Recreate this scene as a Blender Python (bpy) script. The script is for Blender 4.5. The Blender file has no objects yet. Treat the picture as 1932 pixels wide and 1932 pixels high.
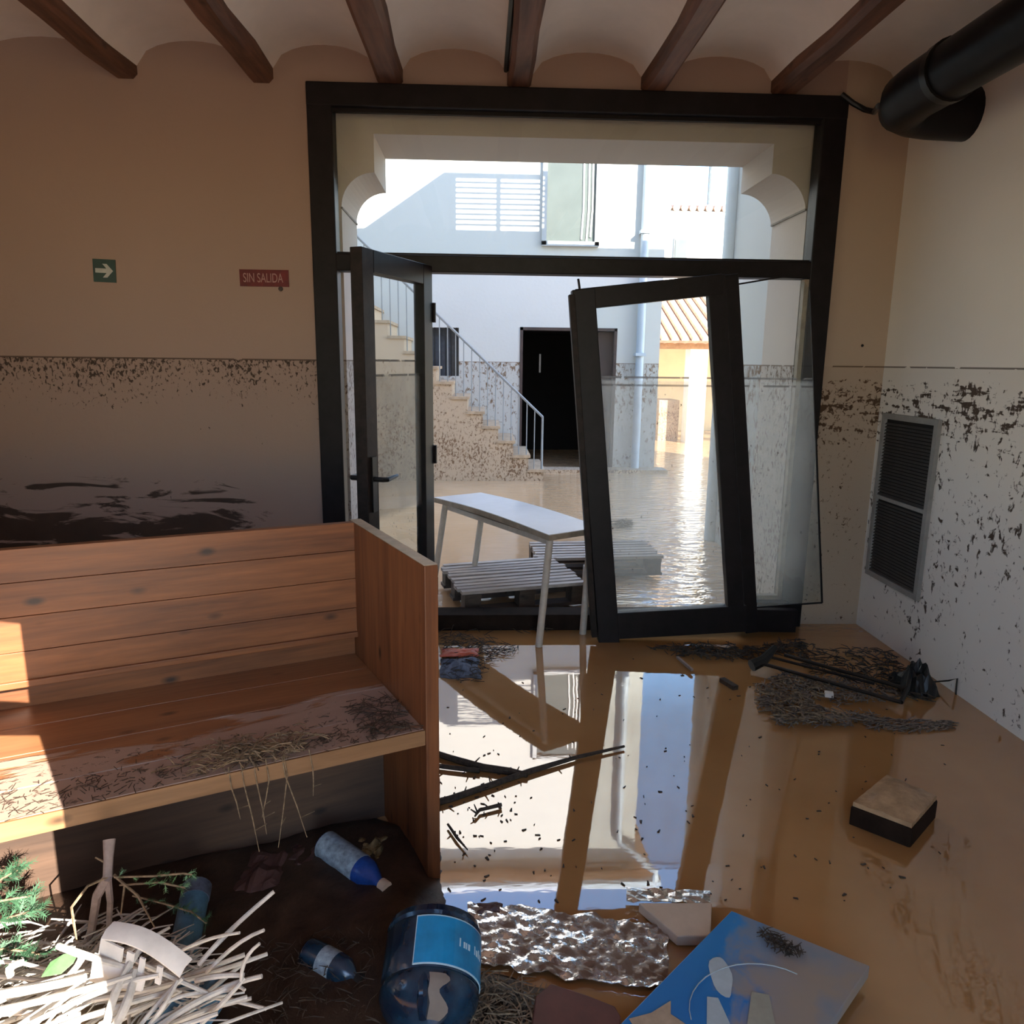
import bpy, bmesh, math, random
from mathutils import Vector, Matrix, noise as mnoise
R = random.Random(7)
S = bpy.context.scene
COL = S.collection
# ---------------------------------------------------------------- camera
F = 1400.; PITCH = math.radians(11.43); YAW = math.radians(2.45); ROLL = 0.012; CAM = Vector((0, 0, 1.5))
fwd = Vector((math.sin(YAW)*math.cos(PITCH), math.cos(YAW)*math.cos(PITCH), -math.sin(PITCH)))
r0 = Vector((math.cos(YAW), -math.sin(YAW), 0)); u0 = r0.cross(fwd)
right = r0*math.cos(ROLL)+u0*math.sin(ROLL); up = right.cross(fwd)
cd = bpy.data.cameras.new('camera'); cam = bpy.data.objects.new('camera', cd); COL.objects.link(cam)
m3 = Matrix((right, up, -fwd)).transposed()
cam.matrix_world = Matrix.Translation(CAM) @ m3.to_4x4()
cd.sensor_width = 36; cd.sensor_fit = 'HORIZONTAL'; cd.lens = 36*F/1932; cd.clip_start = .02; cd.clip_end = 300
S.camera = cam
# ---------------------------------------------------------------- light
SUN_EL = math.radians(28); SH = Vector((.585, -.811))       # horizontal direction towards the sun
w = bpy.data.worlds.new('sky'); S.world = w; w.use_nodes = True
wn = w.node_tree; bg = wn.nodes['Background']
sky = wn.nodes.new('ShaderNodeTexSky'); sky.sky_type = 'NISHITA'; sky.sun_disc = False
sky.sun_elevation = SUN_EL; sky.sun_rotation = math.atan2(SH.x, SH.y); sky.air_density = 1.0; sky.dust_density = .3; sky.ozone_density = 1.3
hs = wn.nodes.new('ShaderNodeHueSaturation'); hs.inputs['Saturation'].default_value = 1.12; wn.links.new(sky.outputs[0], hs.inputs['Color']); wn.links.new(hs.outputs[0], bg.inputs[0]); bg.inputs[1].default_value = 0.37
sl = bpy.data.lights.new('sun', 'SUN'); sl.energy = 9.5; sl.angle = math.radians(.12); sl.color = (1, .93, .82)
so = bpy.data.objects.new('sun', sl); COL.objects.link(so)
sd = Vector((SH.x*math.cos(SUN_EL), SH.y*math.cos(SUN_EL), math.sin(SUN_EL)))
so.rotation_euler = sd.to_track_quat('Z', 'Y').to_euler(); so.location = (6, -8, 12)
S.view_settings.view_transform = 'Standard'; S.view_settings.look = 'None'
S.view_settings.exposure = 1.6; S.view_settings.gamma = 1; S.view_settings.use_curve_mapping = False

# ---------------------------------------------------------------- helpers
def ray(px, py): return fwd + right*((px-966)/F) - up*((py-966)/F)
def atz(px, py, z=0.):
    d = ray(px, py); return CAM + d*((z-CAM.z)/d.z)
def aty(px, py, y):
    d = ray(px, py); return CAM + d*(y/d.y)
def atx(px, py, x):
    d = ray(px, py); return CAM + d*(x/d.x)

class MB:
    def __init__(s): s.v = []; s.f = []
    def add(s, vs, fs):
        b = len(s.v); s.v += [Vector(p) for p in vs]; s.f += [tuple(i+b for i in f) for f in fs]; return s
    def box(s, x0, x1, y0, y1, z0, z1):
        return s.add([(x, y, z) for x in (x0, x1) for y in (y0, y1) for z in (z0, z1)],
                     [(0,1,3,2),(4,6,7,5),(0,4,5,1),(2,3,7,6),(0,2,6,4),(1,5,7,3)])
    def hexa(s, p):     # 8 points: bottom quad 0-3, top quad 4-7
        return s.add(p, [(3,2,1,0),(4,5,6,7),(0,1,5,4),(1,2,6,5),(2,3,7,6),(3,0,4,7)])
    def bar(s, a, b, w, d, side=None):   # box from a to b, w across side, d across the third direction
        a = Vector(a); b = Vector(b); t = (b-a).normalized()
        sd = Vector(side) if side is not None else (Vector((0,0,1)) if abs(t.z) < .9 else Vector((1,0,0)))
        sd = (sd - t*sd.dot(t)).normalized(); o = t.cross(sd)
        p = []
        for c in (a, b):
            p += [c-sd*w/2-o*d/2, c+sd*w/2-o*d/2, c+sd*w/2+o*d/2, c-sd*w/2+o*d/2]
        return s.hexa(p)
    def tube(s, pts, rad, n=8, cap=True):
        pts = [Vector(p) for p in pts]; k = len(pts)
        if not hasattr(rad, '__len__'): rad = [rad]*k
        ref = None; vs = []; fs = []
        for i, p in enumerate(pts):
            t = (pts[min(i+1, k-1)]-pts[max(i-1, 0)]).normalized()
            if ref is None: ref = t.orthogonal().normalized()
            ref = (ref - t*ref.dot(t)).normalized(); o = t.cross(ref)
            vs += [p + (ref*math.cos(2*math.pi*j/n) + o*math.sin(2*math.pi*j/n))*rad[i] for j in range(n)]
        for i in range(k-1):
            for j in range(n): fs.append((i*n+j, i*n+(j+1) % n, (i+1)*n+(j+1) % n, (i+1)*n+j))
        if cap: fs += [tuple(range(n))[::-1], tuple((k-1)*n+j for j in range(n))]
        return s.add(vs, fs)
    def lathe(s, a, b, prof, n=24):      # prof: (t 0..1 along a-b, radius)
        a = Vector(a); b = Vector(b)
        ax = (b-a); t = ax.normalized(); ref = t.orthogonal().normalized(); o = t.cross(ref); vs = []; fs = []
        for q, r in prof:
            c = a+ax*q
            vs += [c+(ref*math.cos(2*math.pi*j/n)+o*math.sin(2*math.pi*j/n))*r for j in range(n)]
        for i in range(len(prof)-1):
            for j in range(n): fs.append((i*n+j, i*n+(j+1) % n, (i+1)*n+(j+1) % n, (i+1)*n+j))
        fs += [tuple(range(n))[::-1], tuple((len(prof)-1)*n+j for j in range(n))]
        return s.add(vs, fs)
    def prism(s, poly, off):             # closed 3-D polygon extruded by off
        poly = [Vector(p) for p in poly]; off = Vector(off); n = len(poly)
        return s.add(poly+[p+off for p in poly],
                     [tuple(range(n))[::-1], tuple(range(n, 2*n))]+[(i, (i+1) % n, n+(i+1) % n, n+i) for i in range(n)])
    def build(s, name, mat, parent=None, smooth=False, bevel=0, mesh=None, kind=None, label=None):
        off = wloc(parent) if parent else Vector((0, 0, 0))
        me = bpy.data.meshes.new(name); me.from_pydata([tuple(p-off) for p in s.v], [], s.f); me.update()
        bm = bmesh.new(); bm.from_mesh(me); bmesh.ops.recalc_face_normals(bm, faces=bm.faces); bm.to_mesh(me); bm.free()
        if smooth:
            for p in me.polygons: p.use_smooth = True
            try: me.set_sharp_from_angle(angle=math.radians(40))
            except Exception: pass
        me.materials.append(mat)
        o = bpy.data.objects.new(name, me); COL.objects.link(o)
        if parent: o.parent = parent
        if bevel:
            b = o.modifiers.new('bevel', 'BEVEL'); b.width = bevel; b.segments = 2; b.limit_method = 'ANGLE'
        if kind: o['kind'] = kind
        if label: o['label'] = label
        return o
WL = {}
def wloc(o):
    v = Vector((0, 0, 0))
    while o is not None: v = v + o.location; o = o.parent
    return v
def thing(name, label, cat, loc, group=None):
    o = bpy.data.objects.new(name, None); COL.objects.link(o); o.location = loc; o.empty_display_size = .1
    o['label'] = label; o['category'] = cat
    if group: o['group'] = group
    return o
def tag(o, label, cat, group=None, kind=None):
    o['label'] = label; o['category'] = cat
    if group: o['group'] = group
    if kind: o['kind'] = kind
    return o
def struct(name, loc=(0, 0, 0)):
    o = bpy.data.objects.new(name, None); COL.objects.link(o); o.location = loc; o['kind'] = 'structure'; return o
def copies(o, locs, parent=None):        # further copies of a part sharing mesh data; locs relative shifts
    out = []
    for d in locs:
        c = o.copy(); COL.objects.link(c); c.parent = parent or o.parent; c.location = o.location+Vector(d); out.append(c)
    return out

# ---------------------------------------------------------------- materials
class NT:
    def __init__(s, name):
        s.m = bpy.data.materials.new(name); s.m.use_nodes = True; s.t = s.m.node_tree; s.b = s.t.nodes['Principled BSDF']
        s.out = s.t.nodes['Material Output']
        s.tc = s.t.nodes.new('ShaderNodeTexCoord'); s.P = s.tc.outputs['Object']
    def n(s, typ, **k):
        x = s.t.nodes.new(typ)
        for a, b in k.items(): setattr(x, a, b)
        return x
    def l(s, a, b): s.t.links.new(a, b)
    def mapping(s, scale, vec=None, loc=(0,0,0), rot=(0,0,0)):
        x = s.n('ShaderNodeMapping'); x.inputs['Scale'].default_value = scale; x.inputs['Location'].default_value = loc
        x.inputs['Rotation'].default_value = rot; s.l(vec or s.P, x.inputs['Vector']); return x.outputs[0]
    def noise(s, vec=None, scale=5, detail=4, rough=.55, dist=0):
        x = s.n('ShaderNodeTexNoise'); x.inputs['Scale'].default_value = scale; x.inputs['Detail'].default_value = detail
        x.inputs['Roughness'].default_value = rough; x.inputs['Distortion'].default_value = dist
        s.l(vec or s.P, x.inputs['Vector']); return x.outputs['Fac']
    def math(s, op, a, b=None, c=None, clamp=False):
        x = s.n('ShaderNodeMath', operation=op, use_clamp=clamp)
        for i, q in enumerate((a, b, c)):
            if q is None: continue
            if isinstance(q, (int, float)): x.inputs[i].default_value = q
            else: s.l(q, x.inputs[i])
        return x.outputs[0]
    def sep(s, vec=None):
        x = s.n('ShaderNodeSeparateXYZ'); s.l(vec or s.P, x.inputs[0]); return x.outputs
    def ramp(s, fac, stops, interp='LINEAR'):
        x = s.n('ShaderNodeValToRGB'); x.color_ramp.interpolation = interp; e = x.color_ramp.elements
        while len(e) < len(stops): e.new(.5)
        for q, (p, c) in zip(e, stops):
            q.position = p; q.color = (c, c, c, 1) if isinstance(c, (int, float)) else (*c, 1)
        s.l(fac, x.inputs[0]); return x.outputs[0]
    def zramp(s, v, lo, hi, stops):      # stops given in real units
        x = s.n('ShaderNodeMapRange'); x.inputs[1].default_value = lo; x.inputs[2].default_value = hi; s.l(v, x.inputs[0])
        return s.ramp(x.outputs[0], [((p-lo)/(hi-lo), c) for p, c in stops])
    def mix(s, fac, a, b):
        x = s.n('ShaderNodeMix', data_type='RGBA')
        for i, q in ((0, fac), (6, a), (7, b)):
            if isinstance(q, (int, float)): x.inputs[i].default_value = q
            elif isinstance(q, tuple): x.inputs[i].default_value = (*q, 1)
            else: s.l(q, x.inputs[i])
        return x.outputs[2]
    def base(s, c): 
        if isinstance(c, tuple): s.b.inputs['Base Color'].default_value = (*c, 1)
        else: s.l(c, s.b.inputs['Base Color'])
    def set(s, **k):
        for a, b in k.items():
            i = s.b.inputs[a.replace('_', ' ')]
            if isinstance(b, (int, float, tuple)): i.default_value = b
            else: s.l(b, i)
    def bump(s, h, strength=.3, dist=.01):
        x = s.n('ShaderNodeBump'); x.inputs['Strength'].default_value = strength; x.inputs['Distance'].default_value = dist
        s.l(h, x.inputs['Height']); s.l(x.outputs[0], s.b.inputs['Normal'])

def simple(name, col, rough=.6, var=.25, scale=12, metal=0, bump=0, ior=1.45):
    k = NT(name); f = k.noise(scale=scale, detail=5, rough=.65)
    d = tuple(c*(1-var) for c in col); e = tuple(min(1, c*(1+var)) for c in col)
    k.base(k.ramp(f, [(.3, d), (.7, e)])); k.set(Roughness=rough, Metallic=metal, IOR=ior)
    if bump: k.bump(f, bump, .01)
    return k.m

def plaster(name, col, mud, stops, fleck=(34, 34, 22), band=None, big=False, rough=.85, gain=16, wash=.16, line=1.5):
    k = NT(name); x, y, z = k.sep()
    wn_ = k.noise(scale=1.3, detail=3)
    c = k.mix(k.math('MULTIPLY', wn_, .5), col, tuple(q*.82 for q in col))
    n1 = k.noise(k.mapping(fleck), scale=1, detail=5, rough=.62, dist=.6)
    clump = k.noise(scale=2.2, detail=3)
    thr = k.zramp(z, -.1, 1.7, stops)
    thr = k.math('SUBTRACT', thr, k.math('MULTIPLY', k.math('SUBTRACT', clump, .5), .34))
    m = k.math('MULTIPLY', k.math('SUBTRACT', n1, thr), gain, clamp=True)
    below = k.math('MULTIPLY', k.math('SUBTRACT', line, z), 200, clamp=True)
    if band:
        n3 = k.noise(k.mapping(band), scale=1, detail=4, rough=.6)
        bt = k.zramp(z, .9, 1.6, [(.9, .9), (1.1, .66), (1.2, .56), (1.38, .5), (1.42, .6), (1.47, .9)])
        bt = k.math('SUBTRACT', bt, k.math('MULTIPLY', k.math('SUBTRACT', n1, .5), .9))
        m = k.math('MAXIMUM', m, k.math('MULTIPLY', k.math('SUBTRACT', n3, bt), 14, clamp=True))
    if big:
        n2 = k.noise(k.mapping((1.9, 1, 8.5)), scale=1.15, detail=5, rough=.6, dist=1.1)
        bt = k.zramp(z, .3, 1.1, [(.3, .38), (.62, .42), (.74, .5), (.83, .53), (.9, .66), (.96, 1.)])
        bt = k.math('ADD', bt, k.zramp(x, -3, 0, [(-2.6, -.02), (-1.4, 0), (-1.05, .25), (-.8, 1.)]))
        m = k.math('MAXIMUM', m, k.math('MULTIPLY', k.math('SUBTRACT', n2, bt), 18, clamp=True))
    m = k.math('MULTIPLY', m, below)
    fine = k.math('MULTIPLY', k.math('COMPARE', z, line-.003, .004), k.math('GREATER_THAN', k.noise(scale=6), .38))
    m = k.math('MAXIMUM', m, k.math('MULTIPLY', fine, .8))
    c = k.mix(k.math('MULTIPLY', below, wash), c, tuple(q*.45+p*.55 for q, p in zip(mud, col)))
    c = k.mix(m, c, k.mix(k.noise(scale=9), mud, tuple(q*2.2 for q in mud)))
    k.base(c); k.set(Roughness=rough)
    k.bump(k.math('ADD', k.noise(scale=24, detail=4), k.math('MULTIPLY', m, .8)), .25, .006)
    return k.m

def wood(name, c0, c1, axis=0, scale=1., rough=.55, knots=True, mudmask=None, mudcol=(.26, .19, .15)):
    k = NT(name); sc = [9*scale]*3; sc[axis] = .9*scale
    v = k.mapping(tuple(sc))
    a = k.noise(v, scale=1, detail=4, rough=.6, dist=.8); b = k.noise(k.mapping(tuple(q*5 for q in sc)), scale=1, detail=3)
    c = k.ramp(k.math('ADD', k.math('MULTIPLY', a, .7), k.math('MULTIPLY', b, .3)), [(.3, c0), (.7, c1)])
    if knots:
        ks = [6*scale]*3; ks[axis] = 3*scale
        vo = k.n('ShaderNodeTexVoronoi'); vo.inputs['Scale'].default_value = 1; k.l(k.mapping(tuple(ks)), vo.inputs['Vector'])
        c = k.mix(k.math('MULTIPLY', k.math('SUBTRACT', .13, vo.outputs['Distance']), 9, clamp=True), c, tuple(q*.35 for q in c0))
    if mudmask:
        c = k.mix(mudmask(k), c, mudcol)
    k.base(c); k.set(Roughness=rough); k.bump(b, .15, .004)
    return k.m

MUDD = (.035, .021, .014)
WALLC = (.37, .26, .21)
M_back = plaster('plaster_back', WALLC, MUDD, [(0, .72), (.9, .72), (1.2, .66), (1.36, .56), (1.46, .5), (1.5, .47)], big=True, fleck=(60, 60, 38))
M_backr = plaster('plaster_back_right', (.46, .35, .265), (.05, .025, .011), [(0, .62), (.5, .64), (.9, .64), (1.1, .57), (1.35, .54), (1.46, .66), (1.5, .7)], fleck=(46, 46, 40), band=(5, 5, 30))
M_right = plaster('plaster_right', (.84, .79, .74), (.04, .025, .017), [(0, .63), (.5, .595), (1.0, .585), (1.2, .56), (1.42, .6), (1.5, .7)], fleck=(30, 27, 21), band=(3, 5.5, 30))
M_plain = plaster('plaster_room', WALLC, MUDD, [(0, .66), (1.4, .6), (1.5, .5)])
M_ceil = simple('plaster_ceiling', (.86, .78, .72), .9, .06, 3)
M_court = plaster('plaster_court', (.56, .545, .515), (.10, .058, .03), [(0, .55), (.5, .57), (1.2, .52), (1.5, .5)], fleck=(22, 22, 13), wash=.55, gain=9, line=1.5)
M_portal = plaster('plaster_portal', (.66, .56, .48), (.10, .06, .035), [(0, .56), (1.2, .54), (1.5, .5)], fleck=(42, 42, 28), wash=.3, gain=10)
M_stair = plaster('plaster_stair', (.60, .44, .30), (.11, .06, .03), [(0, .5), (.5, .5), (1.0, .56), (1.5, .6)], fleck=(40, 40, 26), wash=.5, gain=10)
M_white = simple('render_white', (.82, .80, .77), .9, .04, 3)
M_cream = simple('render_cream', (.80, .66, .45), .9, .06, 3)
M_tile = simple('terracotta', (.52, .36, .27), .8, .3, 9)
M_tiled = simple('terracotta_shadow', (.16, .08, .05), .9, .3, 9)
M_dark = simple('dark_metal', (.010, .008, .009), .45, .35, 14, ior=1.3)
M_darkm = simple('dark_metal_muddy', (.018, .012, .010), .55, .6, 18, ior=1.3)
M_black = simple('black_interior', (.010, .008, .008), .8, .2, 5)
M_brown = simple('brown_door', (.05, .03, .025), .6, .3, 6)
M_beam = wood('beam_wood', (.045, .017, .010), (.25, .11, .065), 1, 1.2)
M_grey = simple('grey_metal', (.42, .42, .42), .5, .12, 8)
M_rail = simple('rail_metal', (.26, .26, .26), .5, .12, 8)
M_pipe = simple('pipe_grey_blue', (.45, .50, .56), .5, .08, 4)
M_vent = simple('vent_metal', (.27, .26, .25), .5, .2, 10)
M_rubber = simple('black_rubber', (.008, .008, .008), .38, .4, 20)
M_duct = simple('duct_black', (.005, .004, .005), .42, .4, 22, ior=1.28)
M_tabletop = simple('white_laminate', (.92, .92, .93), .16, .05, 5)
M_tedge = simple('muddy_edge', (.30, .24, .18), .6, .3, 14)
M_leg = simple('grey_leg', (.50, .44, .38), .5, .2, 12)
M_pallet = wood('pallet_wood', (.26, .21, .18), (.58, .51, .46), 0, 1.5, .8)
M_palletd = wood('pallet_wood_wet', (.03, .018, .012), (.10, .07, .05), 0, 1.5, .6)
M_twig = simple('twig_dark', (.045, .030, .020), .8, .6, 60)
M_twigl = simple('twig_straw', (.20, .14, .085), .8, .6, 70)
M_reed = simple('reed_pale', (.56, .52, .47), .75, .3, 25)
M_bark = simple('bark_grey', (.26, .20, .18), .8, .3, 25)
M_green = simple('leaf_green', (.032, .085, .042), .6, .5, 30)
M_lime = simple('leaf_lime', (.10, .20, .085), .5, .3, 30)
M_plasticw = simple('plastic_white', (.74, .69, .64), .45, .12, 15)
M_mudbank = simple('wet_mud', (.040, .022, .014), .45, .6, 14, bump=.5)
M_mudred = simple('wet_cloth', (.075, .035, .030), .5, .4, 12)
M_red = simple('sign_red', (.12, .008, .007), .5, .4, 16)
M_signw = simple('sign_letters', (.36, .20, .18), .6, .15, 16)
M_signg = simple('sign_green', (.006, .028, .014), .4, .3, 16)
M_signa = simple('sign_arrow', (.42, .42, .38), .5, .2, 16)
M_blueb = simple('bottle_blue', (.012, .045, .20), .25, .4, 18)
M_bluel = simple('bottle_label', (.24, .30, .36), .5, .5, 50)
M_bluep = simple('blue_plastic', (.07, .16, .24), .5, .35, 25)
M_orange = simple('orange_plastic', (.55, .10, .04), .5, .3, 12)
M_bluegrey = simple('bluegrey_rag', (.10, .12, .17), .7, .6, 30)
M_gold = simple('gold_wrap', (.30, .22, .11), .25, .6, 30, metal=.5)
M_board = simple('board_beige', (.55, .42, .31), .6, .12, 8)
M_maroon = simple('board_maroon', (.10, .025, .018), .5, .3, 10)
M_winglass = simple('window_dark', (.085, .098, .096), .3, .12, 3)
M_jugmud = simple('jug_mud', (.16, .125, .105), .7, .2, 10)
M_greencap = simple('green_cap', (.01, .10, .05), .45, .2, 10)
M_silver = simple('shiny_sheet_base', (.72, .70, .68), .16, .25, 20, metal=.9, bump=.5)

def m_foil():
    k = NT('crumpled_foil'); n = k.noise(k.mapping((14, 20, 14)), scale=1, detail=5, rough=.65); x, y, z = k.sep()
    t = k.math('ADD', n, k.zramp(x, -.2, .8, [(-.1, -.22), (.15, -.02), (.4, .06), (.6, .0)]))
    mk = k.ramp(t, [(.47, 0), (.56, 1)])
    k.base(k.mix(mk, (.80, .80, .80), (.20, .125, .085))); k.set(Metallic=k.math('SUBTRACT', .92, k.math('MULTIPLY', mk, .85)), Roughness=k.math('ADD', .12, k.math('MULTIPLY', mk, .2)))
    k.bump(k.noise(scale=45, detail=4), .5, .006); return k.m
M_foil = m_foil()
def m_jug():
    k = NT('jug_plastic'); n = k.noise(scale=22, detail=5)
    k.base(k.ramp(n, [(.35, (.004, .012, .030)), (.65, (.012, .04, .075))])); k.set(Roughness=k.ramp(n, [(.4, .08), (.7, .3)]), IOR=1.6); return k.m
M_jug = m_jug()
M_juglabel = simple('jug_label', (.01, .20, .42), .22, .35, 9)
M_jugedge = simple('jug_label_edge', (.45, .62, .70), .4, .1, 9)

def m_glass(name, film_lo, film_hi, fade, amt, lines):
    k = NT(name); k.t.nodes.remove(k.b); x, y, z = k.sep()
    tr = k.n('ShaderNodeBsdfTransparent'); tr.inputs[0].default_value = (.93, .96, .95, 1)
    gl = k.n('ShaderNodeBsdfGlossy'); gl.inputs['Roughness'].default_value = .01
    fr = k.n('ShaderNodeFresnel'); fr.inputs[0].default_value = 1.5
    ge = k.n('ShaderNodeNewGeometry'); ff = k.math('MULTIPLY', fr.outputs[0], k.math('SUBTRACT', 1, ge.outputs['Backfacing']))
    m1 = k.n('ShaderNodeMixShader'); k.l(ff, m1.inputs[0]); k.l(tr.outputs[0], m1.inputs[1]); k.l(gl.outputs[0], m1.inputs[2])
    df = k.n('ShaderNodeBsdfDiffuse'); tl = k.n('ShaderNodeBsdfTranslucent')
    film = k.zramp(z, 0, 3, [(max(film_lo-fade, 0), 0), (film_lo, amt), (film_hi, amt), (film_hi+.012, .02)])
    nn = k.noise(k.mapping((9, 9, 5)), scale=1, detail=5)
    film = k.math('MULTIPLY', film, k.math('ADD', .55, k.math('MULTIPLY', nn, .9)))
    spk = k.math('MULTIPLY', k.math('SUBTRACT', k.noise(k.mapping((60, 60, 40)), scale=1, detail=3), .66), 12, clamp=True)
    spk = k.math('MULTIPLY', spk, k.math('LESS_THAN', z, film_hi))
    for q in lines:
        ln = k.math('MULTIPLY', k.math('COMPARE', z, q, .005), k.math('GREATER_THAN', k.noise(scale=14), .42))
        spk = k.math('MAXIMUM', spk, k.math('MULTIPLY', ln, .7))
    col = k.mix(spk, (.62, .62, .58), (.06, .04, .03))
    k.l(col, df.inputs[0]); k.l(col, tl.inputs[0])
    ds = k.n('ShaderNodeMixShader'); ds.inputs[0].default_value = .88; k.l(df.outputs[0], ds.inputs[1]); k.l(tl.outputs[0], ds.inputs[2])
    m2 = k.n('ShaderNodeMixShader'); k.l(k.math('MAXIMUM', film, k.math('MULTIPLY', spk, .8)), m2.inputs[0])
    k.l(m1.outputs[0], m2.inputs[1]); k.l(ds.outputs[0], m2.inputs[2]); k.l(m2.outputs[0], k.out.inputs[0])
    return k.m
M_glass = m_glass('clear_glass', 0.0, 0.0, 0, 0.0, [])
M_glassL = m_glass('muddy_glass_left', .76, 1.43, .03, .28, [1.5, 1.43])
M_glassR = m_glass('muddy_glass_right', .45, 1.41, .45, .28, [1.43, 1.39])

def m_water():
    k = NT('muddy_water'); x, y, z = k.sep()
    n = k.noise(k.mapping((1.2, 1.2, 1)), scale=1.5, detail=4)
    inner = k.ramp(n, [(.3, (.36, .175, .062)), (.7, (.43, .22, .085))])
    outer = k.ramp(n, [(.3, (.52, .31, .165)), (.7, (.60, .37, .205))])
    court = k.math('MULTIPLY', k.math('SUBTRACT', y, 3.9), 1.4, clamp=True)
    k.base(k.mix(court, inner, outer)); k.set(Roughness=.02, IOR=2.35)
    fine = k.noise(k.mapping((5, 14, 1)), scale=1, detail=3)
    fine2 = k.noise(k.mapping((1.3, 2.2, 1)), scale=1, detail=2)
    amp = k.zramp(y, 0, 12, [(0, .010), (3.8, .010), (4.6, .42), (7, .40), (9.5, .2)])
    amp = k.math('MULTIPLY', amp, k.zramp(x, -2, 4, [(.4, .10), (.9, .3), (1.5, 1.), (4, 1.)]))
    h = k.math('ADD', k.math('MULTIPLY', k.math('SUBTRACT', fine, .5), amp), k.math('MULTIPLY', fine2, .006))
    k.bump(h, 1, .12)
    return k.m
M_water = m_water()

# ================================================================= structure
XL, XR, YB, YF, ZC = -3.3, 2.228, -.75, 4.1, 3.25     # room
# floor slab and water
fl = MB().box(-14, 18, -10, 40, -.35, -.12).build('floor', simple('floor_tile', (.30, .22, .15), .7)); fl['kind'] = 'structure'
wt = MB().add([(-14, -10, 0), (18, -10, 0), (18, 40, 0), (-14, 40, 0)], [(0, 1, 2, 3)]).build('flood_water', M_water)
tag(wt, 'brown muddy flood water covering the room floor and the courtyard', 'water', kind='stuff')
# back wall, interior skin with the frame opening
FX0, FX1, FZ = -.875, 1.872, 2.85
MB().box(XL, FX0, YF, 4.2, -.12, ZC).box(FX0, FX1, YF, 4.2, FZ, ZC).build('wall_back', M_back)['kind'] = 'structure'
MB().box(FX1, XR+.3, YF, 4.2, -.12, ZC).build('wall_back_right', M_backr)['kind'] = 'structure'
def arc(cx, cz, r, a0, a1, n=12): return [(cx+r*math.cos(a0+(a1-a0)*i/n), cz+r*math.sin(a0+(a1-a0)*i/n)) for i in range(n+1)]
Y0, Y1 = 4.2, 4.69
def py(poly, y0, y1, mb): return mb.prism([(a, y0, b) for a, b in poly], (0, y1-y0, 0))
pm = MB()
py([(-7, -.12), (-.742, -.12), (-.742, 2.29)]+arc(-.565, 2.29, .177, math.pi, math.pi/2)+[(-.565, 2.655), (-7, 2.655)], Y0, Y1, pm)
py([(9, -.12), (1.76, -.12), (1.76, 2.33)]+arc(1.553, 2.305, .2, .12, math.pi/2)+[(1.553, 2.655), (9, 2.655)], Y0, Y1, pm)
pm.box(-7, 9, Y0, Y1, 2.655, 3.3)
pm.build('wall_portal', M_portal)['kind'] = 'structure'
# thin joints under the rounded corbels
for i, (p, q) in enumerate(((-.742, 2.29), (1.755, 2.33))):
    MB().box(p-.006, p+.006, Y0, Y1, q-.006, q+.004).build('trim_%d' % (i+1), simple('joint_%d' % i, (.3, .26, .22), .9))['kind'] = 'structure'
MB().box(XR, XR+.3, YB, YF, -.12, ZC).build('wall_right', M_right)['kind'] = 'structure'
MB().box(XL-.2, XL, 1.3, YF+.1, -.12, ZC).box(XL-.2, XL, YB-.1, 1.3, -.12, 1.15).box(XL-.2, XL, YB-.1, 1.3, 2.45, ZC).box(XL-.2, XL, YB-.1, YB+.2, 1.15, 2.45).build('wall_left', M_plain)['kind'] = 'structure'  # unseen window opening added to brighten the right wall and ceiling
# wall behind the photographer, with a doorway to the street
RX0, RX1, RZ = -.15, .79, 2.66; RT = .10
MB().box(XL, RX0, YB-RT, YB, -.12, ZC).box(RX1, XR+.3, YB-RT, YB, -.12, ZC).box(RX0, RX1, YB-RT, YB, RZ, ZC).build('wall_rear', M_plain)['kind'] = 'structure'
MB().box(RX0, RX1, YB-.06, YB, 2.27, 2.36).build('door_2', M_dark)['kind'] = 'structure'
# upper storey of the building above the room
MB().box(-7, 9, YB-RT, Y1, ZC, 6.80).build('wall_upper', M_white)['kind'] = 'structure'
# unseen screen added on the roof, shaped to throw the slanted shadow and the striped light on the courtyard wall
dx, dz = .585/.811*(10.45-Y1), math.tan(SUN_EL)*(10.45-Y1)/.811
rs = thing('shadow_screen', 'unseen slatted screen added on the roof edge to stripe the light on the courtyard wall', 'screen', (4.1, 4.6, 6.8))
sx = lambda x: x+dx
sz = lambda z: z+dz
py([(sx(-1.9), 6.8), (sx(-1.9), sz(3.2)), (sx(-1.55), sz(3.22)), (sx(-.5), sz(3.93)), (sx(-.34), sz(3.93)), (sx(-.34), 6.8)], Y1-.06, Y1, MB()).build('end_panel', M_white, rs)
for a, b in ((sx(-.34), sx(.84)),):
    MB().box(a, b, Y1-.02, Y1, sz(3.87), sz(3.93)).build('rail', M_white, rs)
    MB().box(a, b, Y1-.02, Y1, 6.8, sz(3.22)).build('rail', M_white, rs)
    for q in (sx(.20), sx(.80)): MB().box(q, q+.05, Y1-.02, Y1, 6.8, sz(3.9)).build('post', M_white, rs)
    s0 = MB().box(a, b, Y1-.006, Y1, sz(3.27), sz(3.27)+.030).build('slat', M_white, rs)
    copies(s0, [(0, 0, .066*i) for i in range(1, 9)])

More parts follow.
